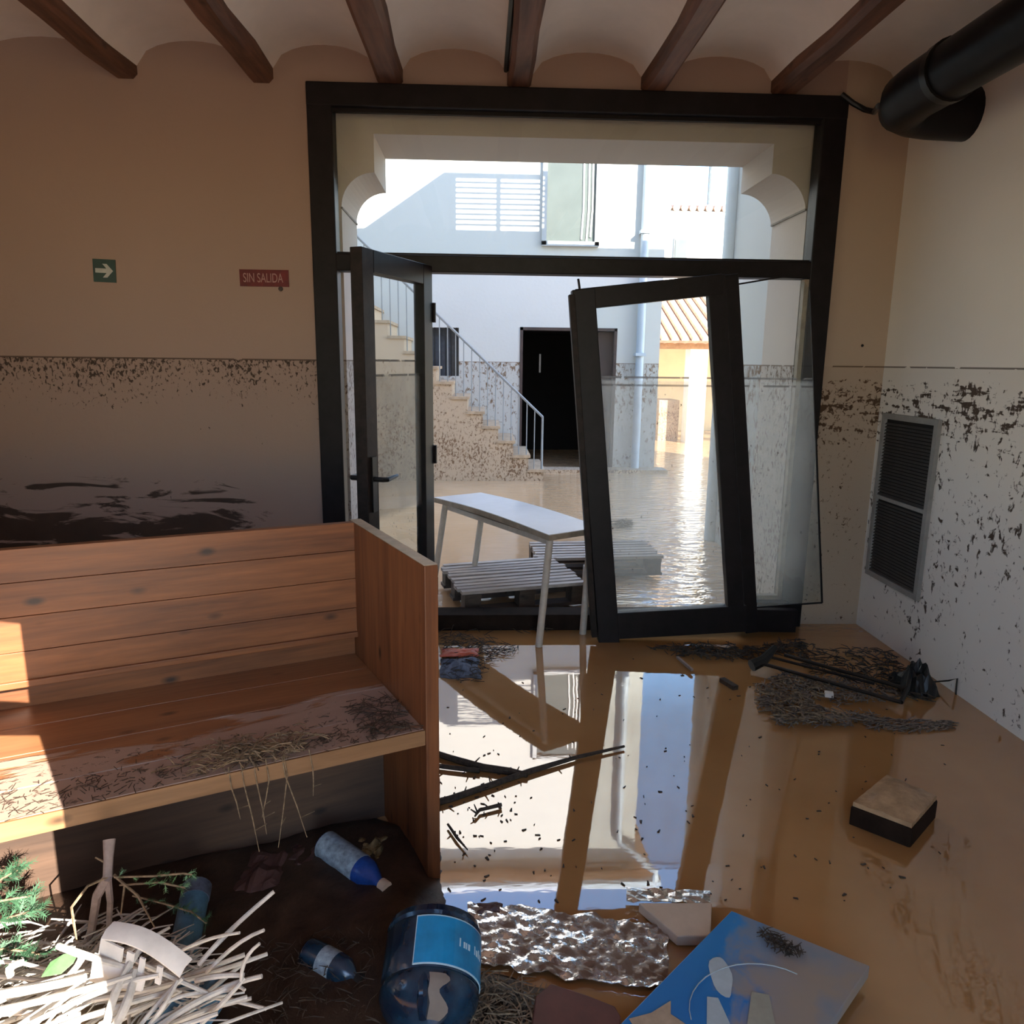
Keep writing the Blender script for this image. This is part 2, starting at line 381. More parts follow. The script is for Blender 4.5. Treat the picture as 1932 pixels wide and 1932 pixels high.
# ceiling: plaster vaults between wooden beams
BW = .125
bx = [-3.16, -2.60, -1.825, -1.165, -.53, .126, .81, 1.48, 2.14]
vs = []
spans = list(zip(bx[:-1], bx[1:]))
prof = [(XL, 2.92)]
for a, b in spans:
    l, r = a+BW-.01, b+.01
    for i in range(11):
        t = i/10; prof.append((l+(r-l)*t, 2.905+.125*math.sqrt(max(0, 1-(2*t-1)**2))**1.0))
prof.append((XR, 2.92))
top = [(x, YB, z) for x, z in prof]; n = len(prof)
cm = MB().add([(x, YB, z) for x, z in prof]+[(x, YF+.02, z) for x, z in prof], [(i, i+1, n+i+1, n+i) for i in range(n-1)])
ce = cm.build('ceiling', M_ceil, smooth=True); ce['kind'] = 'structure'
for i, a in enumerate(bx):
    if i == 0 or i == len(bx)-1: continue
    w_ = BW*(1+.06*math.sin(i*2.1)); mb = MB(); N = 14; vs = []; fs = []
    for j in range(N+1):
        y = YB+(YF+.04-YB)*j/N; k1 = .006*math.sin(j*1.7+i); k2 = .005*math.sin(j*2.3+i*3)
        vs += [(a+k1, y, 3.0), (a+k1, y, 2.872+k2), (a+.022+k1, y, 2.85+k2), (a+w_-.022+k2, y, 2.85+k2), (a+w_+k2, y, 2.872+k2), (a+w_+k2, y, 3.0)]
    for j in range(N):
        for q in range(5): fs.append((j*6+q, j*6+q+1, (j+1)*6+q+1, (j+1)*6+q))
    fs += [tuple(range(6)), tuple(N*6+q for q in range(6))]
    mb.add(vs, fs).build('beam', M_beam, ce)
# cable along a beam
MB().tube([(.115, y, 2.90+.004*math.sin(y*5)) for y in [1+.3*i for i in range(11)]], .012, 6).build('cable', M_rubber, ce)

# ---------------------------------------------------------------- entrance frame
FR = struct('door_1', (.5, 4.1, 0))
y0, y1 = 4.055, 4.165
MB().box(FX0, FX0+.125, y0, y1, -.1, FZ).build('post', M_dark, FR, bevel=.006)
MB().box(FX1-.125, FX1, y0, y1, -.1, FZ).build('post', M_dark, FR, bevel=.006)
MB().box(FX0, FX1, y0-.004, y1, FZ-.11, FZ).build('head', M_dark, FR, bevel=.006)
MB().box(FX0+.12, FX1-.12, y0+.004, y1-.006, 1.955, 2.04).build('transom', M_dark, FR, bevel=.005)
for a, b, c, d in ((FX0+.125, FX1-.125, FZ-.128, FZ-.11), (FX0+.125, FX1-.125, 2.04, 2.052)):
    MB().box(a, b, y0+.03, y0+.055, c, d).build('glazing_bead', M_dark, FR)
MB().box(FX0+.12, FX1-.12, 4.118, 4.126, 2.04, FZ-.11).build('pane', M_glass, FR)
MB().box(1.46, FX1-.1, 4.0, 4.07, -.1, .165).build('kick_panel', M_dark, FR, bevel=.004)
MB().box(FX0+.1, 1.46, 4.01, 4.15, -.1, .092).build('sill', simple('sill_wet', (.018, .011, .008), .9, .4, 10, ior=1.2), FR, bevel=.004)
MB().box(1.722, 1.747, 4.06, 4.10, .17, 1.95).build('glazing_bead', M_tedge, FR)
MB().box(1.46, 1.747, 4.06, 4.10, .165, .19).build('glazing_bead', M_tedge, FR)

# ---------------------------------------------------------------- left leaf, swung into the room
H = Vector((-.285, 4.06, 0)); E_ = Vector((-.55, 3.42, 0)); ld = (E_-H).normalized(); ln = Vector((-ld.y, ld.x, 0)); LW = (E_-H).length
if ln.x < 0: ln = -ln
lf = thing('glazed_door_leaf', 'dark framed glass door leaf swung open into the room beside the bench', 'door', H)
def lp(s, z, o=0): return H+ld*s+ln*o+Vector((0, 0, z))
def lbar(s0, s1, z0, z1, th=.06): 
    return MB().hexa([lp(s0, z0, -th/2), lp(s1, z0, -th/2), lp(s1, z0, th/2), lp(s0, z0, th/2), lp(s0, z1, -th/2), lp(s1, z1, -th/2), lp(s1, z1, th/2), lp(s0, z1, th/2)])
lbar(0, .10, .10, 1.985).build('stile', M_dark, lf, bevel=.004)
st = lbar(LW-.10, LW, .10, 1.985).build('stile', M_darkm, lf, bevel=.004)
lbar(.10, LW-.10, 1.885, 1.985).build('rail', M_dark, lf, bevel=.004)
lbar(.10, LW-.10, .10, .24).build('rail', M_darkm, lf, bevel=.004)
lbar(.09, LW-.09, .23, 1.895, .008).build('pane', M_glassL, lf)
for sgn in (-1, 1):
    lk = MB().hexa([lp(LW-.07, .80, sgn*.03), lp(LW-.03, .80, sgn*.03), lp(LW-.03, .80, sgn*.04), lp(LW-.07, .80, sgn*.04),
                    lp(LW-.07, 1.06, sgn*.03), lp(LW-.03, 1.06, sgn*.03), lp(LW-.03, 1.06, sgn*.04), lp(LW-.07, 1.06, sgn*.04)]).build('lock_plate', M_rubber, lf)
    MB().tube([lp(LW-.05, .955, sgn*.03), lp(LW-.05, .955, sgn*.085), lp(LW-.065, .955, sgn*.095), lp(LW-.17, .96, sgn*.09)], [.012, .012, .012, .009], 8).build('handle', M_rubber, lk, smooth=True)
for z in (.25, 1.0, 1.75):
    MB().tube([lp(-.012, z-.05, .03), lp(-.012, z+.05, .03)], .012, 8).build('hinge', M_dark, lf)

# ---------------------------------------------------------------- right leaf, torn off and leaning
YD = 3.85
P = lambda px, py, y=YD: aty(px, py, y)
rl = thing('glazed_door_leaf', 'dark framed glass door leaf torn off its hinges and leaning left in the doorway', 'door', (.63, YD, 0))
NY = Vector((0, 1, 0))
tl, bl, tr_, br = P(1100, 558), P(1147, 1200), P(1349, 532), P(1388, 1180)
MB().bar(tl+(tl-bl).normalized()*.03, bl+(bl-tl).normalized()*.04, .07, .115, NY).build('stile', M_dark, rl, bevel=.004)
MB().bar(P(1078, 556, YD-.02), P(1121, 1200, YD-.02), .05, .03, NY).build('edge_strip', M_darkm, rl, bevel=.003)
MB().bar(tr_+(tr_-br).normalized()*.03, br, .06, .088, NY).build('stile', M_dark, rl, bevel=.004)
MB().bar(P(1085, 566), P(1360, 537), .065, .10, NY).build('rail', M_dark, rl, bevel=.004)
MB().bar(P(1130, 1180), P(1405, 1164), .065, .15, NY).build('rail', M_dark, rl, bevel=.004)
MB().prism([P(1112, 575), P(1335, 552), P(1368, 1150), P(1155, 1162)], (0, .007, 0)).build('pane', M_glassR, rl)
MB().tube([P(1094, 548), P(1091, 526)], .006, 6).build('pivot_pin', M_dark, rl)
sp = thing('sidelight_panel', 'bare glass side panel hanging from a dark mullion against the right post', 'window', (1.5, YD, 0))
YS = 3.905
MB().bar(P(1378, 518, YS), P(1417, 1192, YS), .04, .072, NY).build('mullion', M_dark, sp, bevel=.004)
q4 = [P(1388, 537, YS), P(1478, 522, YS), P(1516, 528, YS), P(1529, 548, YS), P(1551, 1137, YS), P(1408, 1147, YS)]
MB().prism(q4, (0, .007, 0)).build('pane', M_glassR, sp)
for a, b in ((0, 1), (3, 4), (4, 5)):
    MB().bar(q4[a], q4[b], .010, .008, NY).build('edge_gasket', M_dark, sp)
MB().bar(P(1390, 1168, YS+.02), P(1500, 1170, YS+.02), .05, .13, NY).build('kick_rail', M_dark, sp, bevel=.003)

# ================================================================= courtyard
CY = 10.45
cw = MB()
cw.box(-7, -.68, CY, CY+.3, -.12, 6.45).box(-.68, -.31, CY, CY+.3, -.12, 1.30).box(-.68, -.31, CY, CY+.3, 1.95, 6.45)
cw.box(-.31, .53, CY, CY+.3, -.12, 6.45).box(.53, 1.87, CY, CY+.3, 1.97, 6.45)
cw.box(1.87, 2.47, CY, CY+.3, -.12, 6.45)
cw.box(2.17, 2.47, CY+.3, CY+6, -.12, 6.45)
o = cw.build('wall_courtyard', M_court); o['kind'] = 'structure'
# roof of that wing with eave and gutter
rf = struct('roof', (-2, CY, 6.45))
MB().prism([(2.75, CY-.35, 6.42), (2.75, CY-.35, 6.52), (2.75, CY+3, 7.6), (2.75, CY+6, 6.5), (2.75, CY+6, 6.42)], (-9.8, 0, 0)).build('roof_slab', M_tile, rf)
MB().tube([(-7, CY-.40, 6.40), (2.8, CY-.40, 6.40)], .06, 8).build('gutter', M_pipe, rf, smooth=True)
dp = MB().tube([(2.72, CY-.40, 6.36), (2.72, CY-.38, 6.22), (2.2, CY-.09, 5.9), (2.18, CY-.08, 5.7), (2.18, CY-.08, 0)], .055, 10).build('downpipe', M_pipe, rf, smooth=True)
MB().box(2.11, 2.25, CY-.15, CY, 3.2, 3.24).box(2.11, 2.25, CY-.15, CY, 1.6, 1.64).build('pipe_bracket', M_pipe, rf)
# upper window, with a flat dark grey pane
wd = struct('window_1', (1.19, CY, 3.08))
MB().box(.84, 1.53, CY-.012, CY-.002, 3.08, 4.45).build('pane', M_winglass, wd)
for a, b, c, d in ((.80, .86, 3.04, 4.5), (1.51, 1.57, 3.04, 4.5), (.80, 1.57, 3.03, 3.09), (.80, 1.57, 4.45, 4.5)):
    MB().box(a, b, CY-.05, CY, c, d).build('frame_bar', M_grey, wd)
for xx, z0 in ((1.33, 3.12), (1.40, 3.1), (1.45, 3.15)): MB().tube([(xx, CY-.02, z0), (xx+.02, CY-.02, 3.5), (xx+.01, CY-.02, 4.3)], .012, 5).build('curtain_cord', M_plasticw, wd)
# small barred window behind the stairs
wd = struct('window_2', (-.5, CY, 1.3))
MB().box(-.68, -.31, CY+.12, CY+.14, 1.30, 1.95).build('pane', simple('pane_dark', (.05, .06, .08), .15), wd)
for i in range(5): MB().tube([(-.64+.075*i, CY+.02, 1.30), (-.64+.075*i, CY+.02, 1.95)], .009, 5).build('window_bar', M_black, wd)
# dark doorway and the room behind
dr = struct('door_3', (1.2, CY, 0))
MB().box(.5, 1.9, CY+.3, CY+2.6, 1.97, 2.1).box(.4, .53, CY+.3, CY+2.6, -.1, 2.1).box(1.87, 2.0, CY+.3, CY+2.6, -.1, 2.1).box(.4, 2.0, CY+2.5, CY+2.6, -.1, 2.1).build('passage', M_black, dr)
for a, b, c, d in ((.53, .57, 0, 1.97), (1.83, 1.87, 0, 1.97), (.53, 1.87, 1.93, 1.97)): MB().box(a, b, CY-.01, CY+.2, c, d).build('door_frame', M_brown, dr)
MB().box(1.42, 1.84, CY+.10, CY+.14, .02, 1.92).build('shutter_leaf', M_brown, dr)
MB().box(.86, .885, CY+.8, CY+.82, 1.35, 1.62).build('door_gap', M_grey, dr)
MB().box(.5, 2.6, CY-.3, CY, -.1, .045).build('trim_3', M_stair)['kind'] = 'structure'
# stairs
SY0, SY1 = 9.42, CY
stt = thing('outdoor_stairs', 'muddy masonry stairs with thin metal railing climbing the courtyard wall', 'stairs', (.3, 9.9, 0))
nst = 13; tread = .195; rise = .183
xb = .80
for i in range(nst):
    x1 = xb-tread*i; z1 = rise*(i+1)-.03
    MB().box(x1-tread, x1, SY0, SY1, -.12, z1-.035).build('step', M_stair, stt)
    MB().box(x1-tread-.01, x1+.025, SY0-.015, SY1, z1-.035, z1).build('tread', simple('tread_stone_%d' % i, (.44, .31, .2), .8), stt)
zz = lambda x: (xb-x)/tread*rise
def rail_z(x): return zz(x)+.80
MB().tube([(xb-.02, SY0+.05, 0), (xb-.02, SY0+.05, rail_z(xb-.02)), (xb-2.5, SY0+.05, rail_z(xb-2.5))], .016, 6).build('handrail', M_rail, stt)
b0 = MB().tube([(xb-.12, SY0+.05, zz(xb-.12)-.02), (xb-.12, SY0+.05, rail_z(xb-.12))], .007, 5).build('baluster', M_rail, stt)
copies(b0, [(-.10*i, 0, .10*i*rise/tread) for i in range(1, 23)])
# right courtyard wall with downpipe
MB().box(2.02, 2.5, Y1, 6.3, -.12, 5.4).build('wall_court_right', M_court)['kind'] = 'structure'
MB().box(1.98, 2.02, Y1, 4.95, -.12, 5.4).build('trim_4', M_white)['kind'] = 'structure'
ob = MB().tube([(2.0, 6.22, 0), (2.0, 6.22, 5.3)], .055, 12).build('downpipe', simple('pipe_pale', (.66, .70, .72), .5, .05, 4), smooth=True); tag(ob, 'wide pale downpipe on the corner of the right courtyard wall', 'pipe')
MB().box(-7, -2.2, Y1, 7.5, -.12, 6.8).build('wall_court_left', M_court)['kind'] = 'structure'
# far porch with tiled roof and columns
pr = thing('tiled_porch', 'sunlit porch with terracotta tiled roof and cream columns beyond the courtyard', 'porch', (4.6, 15, 0))
MB().box(2.9, 9, 17.0, 17.3, -.12, 2.6).build('rear_wall', M_cream, pr)
for xx in (3.95, 4.9, 6.2): MB().box(xx, xx+.34, 14.2, 14.55, -.12, 1.78).build('column', M_white, pr)
MB().box(2.9, 9, 14.15, 14.5, 1.78, 1.92).build('lintel', simple('lintel_wood', (.40, .22, .12), .7), pr)
a0 = Vector((3.0, 13.9, 1.93)); sl_ = Vector((0, 3.2, 1.35))
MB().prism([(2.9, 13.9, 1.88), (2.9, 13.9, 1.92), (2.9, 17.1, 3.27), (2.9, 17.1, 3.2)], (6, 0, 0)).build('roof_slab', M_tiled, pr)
t0 = MB().tube([a0, a0+sl_], .07, 8).build('roof_tile', M_tile, pr, smooth=True)
copies(t0, [(.19*i, 0, 0) for i in range(1, 30)])
MB().box(3.5, 3.9, 14.6, 15.3, 0, .8).build('side_block', M_stair, pr)
# far white house
fh = thing('white_house', 'sunlit white house with a small window behind the courtyard', 'house', (6, 20, 0))
M_mast = simple('mast_dark', (.10, .11, .12), .5)
MB().box(4.75, 8.5, 20, 23, -.12, 5.2).build('wall', M_white, fh)
MB().box(4.6, 8.7, 19.75, 23.2, 5.2, 5.30).build('cornice', M_white, fh)
rt = MB().tube([(4.7, 19.7, 5.37), (4.7, 23, 5.9)], .09, 8).build('roof_tile', M_tile, fh, smooth=True)
copies(rt, [(.21*i, 0, 0) for i in range(1, 19)])
w_ = MB().box(4.95, 5.32, 19.95, 20.0, 4.10, 4.68).build('window', M_mast, fh)
MB().box(4.99, 5.28, 19.94, 19.95, 4.14, 4.64).build('pane', M_winglass, w_)
MB().box(3.4, 4.75, 20.5, 23, -.12, 4.6).build('side_wing', M_white, fh)
an = thing('roof_mast', 'thin grey antenna mast on the far white house', 'antenna', (5.95, 20.5, 5.4))
MB().tube([(5.95, 20.5, 5.4), (5.95, 20.5, 7.2)], .04, 6).build('mast', M_mast, an)
MB().tube([(5.6, 20.5, 6.9), (6.2, 20.5, 6.9)], .02, 5).build('crossbar', M_mast, an)

# ---------------------------------------------------------------- white table jammed in the doorway
N_ = Vector((.355, 3.755, 0)); L_ = Vector((-.53, .848, 0)); W_ = Vector((.848, .53, 0)); TL, TW, TZ = 1.25, .36, .62
tb = thing('white_table', 'white topped narrow table with grey metal legs jammed in the doorway', 'table', (.1, 4.4, 0))
def tp(s, t, z): return N_+L_*s+W_*t+Vector((0, 0, z+.018*math.sin(s*2.4)))
def rrect(l, w, r, n=4):
    o = []
    for cx, cy, a in ((l-r, w-r, 0), (r, w-r, 90), (r, r, 180), (l-r, r, 270)):
        o += [(cx+r*math.cos(math.radians(a+90*i/n)), cy+r*math.sin(math.radians(a+90*i/n))) for i in range(n+1)]
    return o
ns, nt_ = 14, 5; vs = []; fs = []
for i in range(ns+1):
    for j in range(nt_+1): vs.append(tp(TL*i/ns, TW*j/nt_, TZ))
def sheet(vs, nx, ny, th):
    k = len(vs); v2 = vs+[p-Vector((0, 0, th)) for p in vs]; f = []
    for i in range(nx):
        for j in range(ny):
            a = i*(ny+1)+j; q = (a, a+1, a+ny+2, a+ny+1); f += [q, tuple(k+x for x in q[::-1])]
    rim = [j for j in range(ny+1)]+[i*(ny+1)+ny for i in range(1, nx+1)]+[nx*(ny+1)+j for j in range(ny-1, -1, -1)]+[i*(ny+1) for i in range(nx-1, 0, -1)]
    for a, b in zip(rim, rim[1:]+rim[:1]): f.append((a, k+a, k+b, b))
    return MB().add(v2, f)
sheet(vs, ns, nt_, .004).build('tabletop', M_tabletop, tb)
sheet([p-Vector((0, 0, .004)) for p in vs], ns, nt_, .03).build('edge_band', M_tedge, tb)
MB().tube([tp(.03, .03, TZ-.03), Vector((.31, 3.765, -.05))], .02, 10).build('leg', M_leg, tb, smooth=True)
MB().tube([tp(.03, TW-.05, TZ-.03), Vector((.575, 3.955, -.05))], .02, 10).build('leg', M_leg, tb, smooth=True)
MB().tube([tp(TL-.12, TW-.05, TZ-.03), Vector((-.04, 4.80, .16))], .02, 10).build('leg', M_leg, tb, smooth=True)
MB().tube([tp(TL-.10, .03, TZ-.03), Vector((-.325, 4.78, -.05))], .02, 10).build('leg', M_leg, tb, smooth=True)
MB().bar(tp(.05, .04, TZ-.055), tp(TL-.1, .04, TZ-.055), .03, .02).build('apron_rail', M_leg, tb)

# pallets outside the threshold
def pallet(label, org, ang, L, Wd, nsl, zt, group):
    t = thing('wooden_pallet', label, 'pallet', (*org, 0), group)
    e = Vector((math.cos(ang), math.sin(ang), 0)); g = Vector((-math.sin(ang), math.cos(ang), 0)); o = Vector((*org, 0))
    pt = lambda a, b, z: o+e*a+g*b+Vector((0, 0, z))
    for i in range(nsl):
        b = Wd*(i+.5)/nsl; jit = R.uniform(-.02, .02)
        MB().bar(pt(jit, b+R.uniform(-.006, .006), zt-.01+R.uniform(-.004, .004)), pt(L+jit, b, zt-.01), .02, Wd/nsl*.66, (0, 0, 1)).build('slat', M_pallet, t)
    for a in (.06, L/2, L-.06):
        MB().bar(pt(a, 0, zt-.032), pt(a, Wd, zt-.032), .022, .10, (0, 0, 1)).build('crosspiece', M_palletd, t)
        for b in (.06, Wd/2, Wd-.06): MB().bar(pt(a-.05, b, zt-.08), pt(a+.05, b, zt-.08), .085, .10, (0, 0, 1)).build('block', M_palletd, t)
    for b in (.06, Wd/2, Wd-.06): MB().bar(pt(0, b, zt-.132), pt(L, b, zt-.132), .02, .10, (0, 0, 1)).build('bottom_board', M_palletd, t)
pallet('grey wooden pallet lying under the far legs of the white table', (-.10, 4.20), math.radians(15), .80, .66, 10, .165, None)
pallet('grey wooden pallet lying partly behind the leaning door leaf', (.40, 4.98), math.radians(5), .9, .5, 7, .16, None)
ob = MB().hexa([(.68, 4.68, -.05), (.86, 4.72, -.05), (.86, 4.84, -.05), (.68, 4.8, -.05), (.69, 4.68, .17), (.87, 4.72, .2), (.87, 4.84, .2), (.69, 4.8, .17)]).build('wooden_post_stub', M_pallet); tag(ob, 'short stub of grey timber in the water behind the leaning door', 'timber')

# ================================================================= interior fixtures
# vent grille on right wall
vg = thing('vent_grille', 'tall dark louvred vent grille with grey frame low on the right wall', 'vent', (XR, 3.77, .35))
x0, x1 = XR-.018, XR+.002
MB().box(XR-.006, XR-.002, 3.53, 4.01, .35, 1.235).build('backing', M_black, vg)
for a, b, c, d in ((3.515, 3.545, .365, 1.22), (3.995, 4.025, .365, 1.22), (3.515, 4.025, .335, .365), (3.515, 4.025, 1.22, 1.25), (3.545, 3.995, .78, .80)):
    MB().box(x0-.004, x1, a, b, c, d).build('frame_bar', M_vent, vg)
s0 = MB().hexa([(x0, 3.545, .372), (x0+.003, 3.545, .369), (x0+.003, 3.995, .369), (x0, 3.995, .372), (x0+.010, 3.545, .380), (x0+.013, 3.545, .377), (x0+.013, 3.995, .377), (x0+.010, 3.995, .380)]).build('slat', simple('slat_metal', (.06, .056, .053), .5), vg)
copies(s0, [(0, 0, .0175*i) for i in range(1, 23)]+[(0, 0, .435+.0175*i) for i in range(0, 23)])
# duct
du = thing('black_duct', 'black round duct hanging below the ceiling and bending into the right wall', 'duct', (1.86, 3.5, 2.7))
rr = .112
MB().tube([(1.875, YB, 2.665), (1.875, 3.2, 2.665)], rr, 24, cap=False).build('duct_tube', M_duct, du, smooth=True)
MB().tube([(1.875, 3.18, 2.665), (1.875, 3.40, 2.665), (1.88, 3.50, 2.66), (1.91, 3.57, 2.655), (1.97, 3.60, 2.65), (2.05, 3.61, 2.645), (2.235, 3.61, 2.64)], [rr+.004]*7, 24).build('duct_elbow', M_duct, du, smooth=True)
MB().tube([(1.875, 3.17, 2.665), (1.875, 3.21, 2.665)], rr+.010, 24).build('duct_collar', M_rubber, du, smooth=True)
h0 = atx(1748, 115, 1.845); h1 = Vector((h0.x+.01, h0.y, 2.95))
MB().tube([(1.875, 2.9, 2.78), (1.875, 2.9, 2.96)], .005, 6).build('hanger_wire', M_rubber, du)
ob = MB().tube([aty(1588, 178, 4.05), aty(1610, 195, 4.03), aty(1632, 207, 4.0), aty(1650, 211, 3.95), Vector((1.80, 3.6, 2.66))], .014, 8).build('cable', M_rubber, smooth=True)
tag(ob, 'thick black cable running from the door frame corner to the duct', 'cable')
# signs
sg = thing('exit_sign', 'small red sign reading SIN SALIDA on the left wall', 'sign', (-1.137, YF, 1.914))
MB().box(-1.263, -1.01, YF-.006, YF-.001, 1.872, 1.957).build('plate', M_red, sg)
def text(txt, size, loc, rot, mat, parent, name, sx=1.):
    c = bpy.data.curves.new(name, 'FONT'); c.body = txt; c.size = size; c.align_x = 'CENTER'; c.align_y = 'CENTER'; c.extrude = .0008
    o = bpy.data.objects.new(name, c); COL.objects.link(o)
    bpy.context.view_layer.update()
    me = bpy.data.meshes.new_from_object(o.evaluated_get(bpy.context.evaluated_depsgraph_get())); bpy.data.objects.remove(o)
    me.materials.clear(); me.materials.append(mat)
    k = bpy.data.objects.new(name, me); COL.objects.link(k); k.parent = parent; k.location = Vector(loc)-wloc(parent); k.rotation_euler = rot; k.scale = (sx, 1, 1)
    return k
text('SIN SALIDA', .066, (-1.142, YF-.0072, 1.913), (math.pi/2, 0, 0), M_signw, sg, 'lettering', .62)
MB().lathe((-1.055, YF-.008, 1.862), (-1.055, YF-.001, 1.862), [(0, .011), (1, .012)], 12).build('mud_drip', M_mudbank, sg)
ag = thing('arrow_sign', 'small square green sign with a pale right arrow on the left wall', 'sign', (-1.952, YF, 1.938))
c, s_ = math.cos(-.035), math.sin(-.035)
def ap(a, b, d=0): return (-1.952+a*c-b*s_, YF-d, 1.938+a*s_+b*c)
MB().prism([ap(-.057, -.057, .006), ap(.057, -.057, .006), ap(.057, .057, .006), ap(-.057, .057, .006)], (0, .005, 0)).build('plate', M_signg, ag)
MB().prism([ap(*q, .0075) for q in ((-.045, -.011), (.012, -.011), (-.008, -.034), (.014, -.034), (.045, 0), (.014, .034), (-.008, .034), (.012, .011), (-.045, .011))], (0, .0012, 0)).build('arrow', M_signa, ag)
ob = MB().lathe(aty(1627, 652, YF-.006), aty(1627, 652, YF-.001), [(0, .006), (1, .008)], 8).build('wall_plug', M_black); tag(ob, 'tiny dark screw hole plug on the wall beside the frame', 'plug')

# ================================================================= bench
BA = Vector((-.115, 1.945, 0)); au = math.radians(25.5); av = math.radians(27)
bu = Vector((-math.cos(au), -math.sin(au), 0)); bv = Vector((-math.sin(av), math.cos(av), 0))
bn = thing('wooden_bench', 'high backed pine bench with solid end panel, muddy seat, standing in the water', 'bench', BA)
def bp(s, t, z): return BA+bu*s+bv*t+Vector((0, 0, z+.012*s))
def bbox(s0, s1, t0, t1, z0, z1): return MB().hexa([bp(s0,t0,z0), bp(s1,t0,z0), bp(s1,t1,z0), bp(s0,t1,z0), bp(s0,t0,z1), bp(s1,t0,z1), bp(s1,t1,z1), bp(s0,t1,z1)])
# wood aligned with the bench: use a rotated mapping
def benchwood(name, c0, c1, rough=.5, mud=None, vert=False):
    k = NT(name); al = k.mapping((1, 1, 1), rot=(0, 0, -(math.pi+au)) if True else (0, 0, 0))
    sc = (1.1, 14, 14) if not vert else (14, 14, 1.1)
    v = k.mapping(sc, al); a = k.noise(v, scale=1, detail=4, rough=.6, dist=.9); b = k.noise(k.mapping(tuple(q*5 for q in sc), al), scale=1, detail=3)
    cl = k.ramp(k.math('ADD', k.math('MULTIPLY', a, .7), k.math('MULTIPLY', b, .3)), [(.3, c0), (.7, c1)])
    vo = k.n('ShaderNodeTexVoronoi'); vo.inputs['Scale'].default_value = 1; k.l(k.mapping(tuple(5 if q < 2 else 10 for q in sc), al), vo.inputs['Vector'])
    cl = k.mix(k.math('MULTIPLY', k.math('SUBTRACT', .17, vo.outputs['Distance']), 9, clamp=True), cl, tuple(q*.3 for q in c0))
    rg = rough
    if mud:
        x, y, z = k.sep(al)
        nn = k.noise(k.mapping((2.6, 11, 1), al), scale=1, detail=5, rough=.55, dist=.4)
        th = k.zramp(y, -.8, .1, mud)
        mk = k.math('MULTIPLY', k.math('SUBTRACT', nn, th), 22, clamp=True)
        dk = k.math('MULTIPLY', k.math('SUBTRACT', k.noise(k.mapping((30, 42, 1), al), scale=1, detail=4, rough=.7), k.zramp(y, -.8, .1, [(-.8, .8), (-.33, .72), (-.2, .55), (-.04, .56), (0, .66)])), 12, clamp=True)
        cl = k.mix(mk, cl, k.mix(nn, (.26, .17, .13), (.42, .30, .24))); cl = k.mix(k.math('MULTIPLY', dk, .85), cl, (.05, .032, .024))
        k.bump(k.math('ADD', mk, dk), .4, .01)
    else: k.bump(b, .15, .004)
    k.base(cl); k.set(Roughness=rg); return k.m
PC0, PC1 = (.075, .021, .007), (.26, .094, .031)
M_pine = benchwood('bench_pine', PC0, PC1)
M_pinev = benchwood('bench_pine_panel', PC0, PC1, vert=True)
M_seat = benchwood('bench_seat', (.17, .065, .027), (.33, .15, .062), .4, mud=[(-.8, .95), (-.5, .8), (-.36, .58), (-.26, .5), (-.14, .46), (-.02, .42), (.05, .5)])
M_pined = benchwood('bench_shaded_pine', (.035, .019, .012), (.095, .052, .031), .7)  # darker pine: shade under the seat put into the colour
bbox(0, .04, 0, .665, -.1, .96).build('end_panel', M_pinev, bn, bevel=.003)
bbox(1.92, 1.96, 0, .665, -.1, .96).build('end_panel', M_pinev, bn, bevel=.003)
zs = [.553, .66, .765, .865, .962]
for a, b in zip(zs[:-1], zs[1:]): bbox(.04, 1.92, .612, .642, a, b-.0015).build('backrest_board', M_pine, bn, bevel=.0012)
bbox(.04, 1.92, .60, .612, .555, .575).build('backrest_lip', M_pine, bn, bevel=.002)
for a, b in ((.015, .15), (.152, .33), (.332, .50), (.502, .70)): bbox(.04, 1.92, a, b, .435, .48).build('seat_board', M_seat, bn, bevel=.002)
bbox(.04, 1.92, .645, .66, .44, .60).build('filler_board', M_pine, bn)
bbox(.04, 1.92, .008, .0148, .434, .479).build('front_edging', benchwood('bench_edge', (.17, .085, .036), (.33, .175, .08)), bn)
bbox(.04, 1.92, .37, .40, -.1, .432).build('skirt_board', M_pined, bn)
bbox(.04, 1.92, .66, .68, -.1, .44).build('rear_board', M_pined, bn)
# pale strip on the panel top, its lit look put into the colour
bbox(.001, .039, .002, .663, .9601, .9615).build('lit_top_strip', simple('lit_top_wood', (.42, .33, .24), .5), bn)

# ---------------------------------------------------------------- loose twig helpers
def twigmat(mb, area, n, lmin, lmax, r, z0=0., zs=.04, aniso=None, nn=3):
    for _ in range(n):
        px, py = area(); p = atz(px, py, z0)+Vector((0, 0, R.uniform(0, zs)))
        a = R.uniform(0, math.pi) if aniso is None else R.gauss(*aniso); l = R.uniform(lmin, lmax)
        d = Vector((math.cos(a), math.sin(a), R.uniform(-.25, .25)))*l/2; k = Vector((R.uniform(-.2, .2), R.uniform(-.2, .2), R.uniform(0, .25)))*l
        mb.tube([p-d, p+k*.5, p+d], [r*.8, r*R.uniform(.8, 1.2), r*.5], nn, cap=False)
    return mb
def blob(poly):
    xs = [p[0] for p in poly]; ys = [p[1] for p in poly]
    def inside(x, y):
        c = False; j = len(poly)-1
        for i in range(len(poly)):
            xi, yi = poly[i]; xj, yj = poly[j]
            if (yi > y) != (yj > y) and x < (xj-xi)*(y-yi)/(yj-yi)+xi: c = not c
            j = i
        return c
    def f():
        while True:
            x, y = R.uniform(min(xs), max(xs)), R.uniform(min(ys), max(ys))
            if inside(x, y): return x, y
    return f
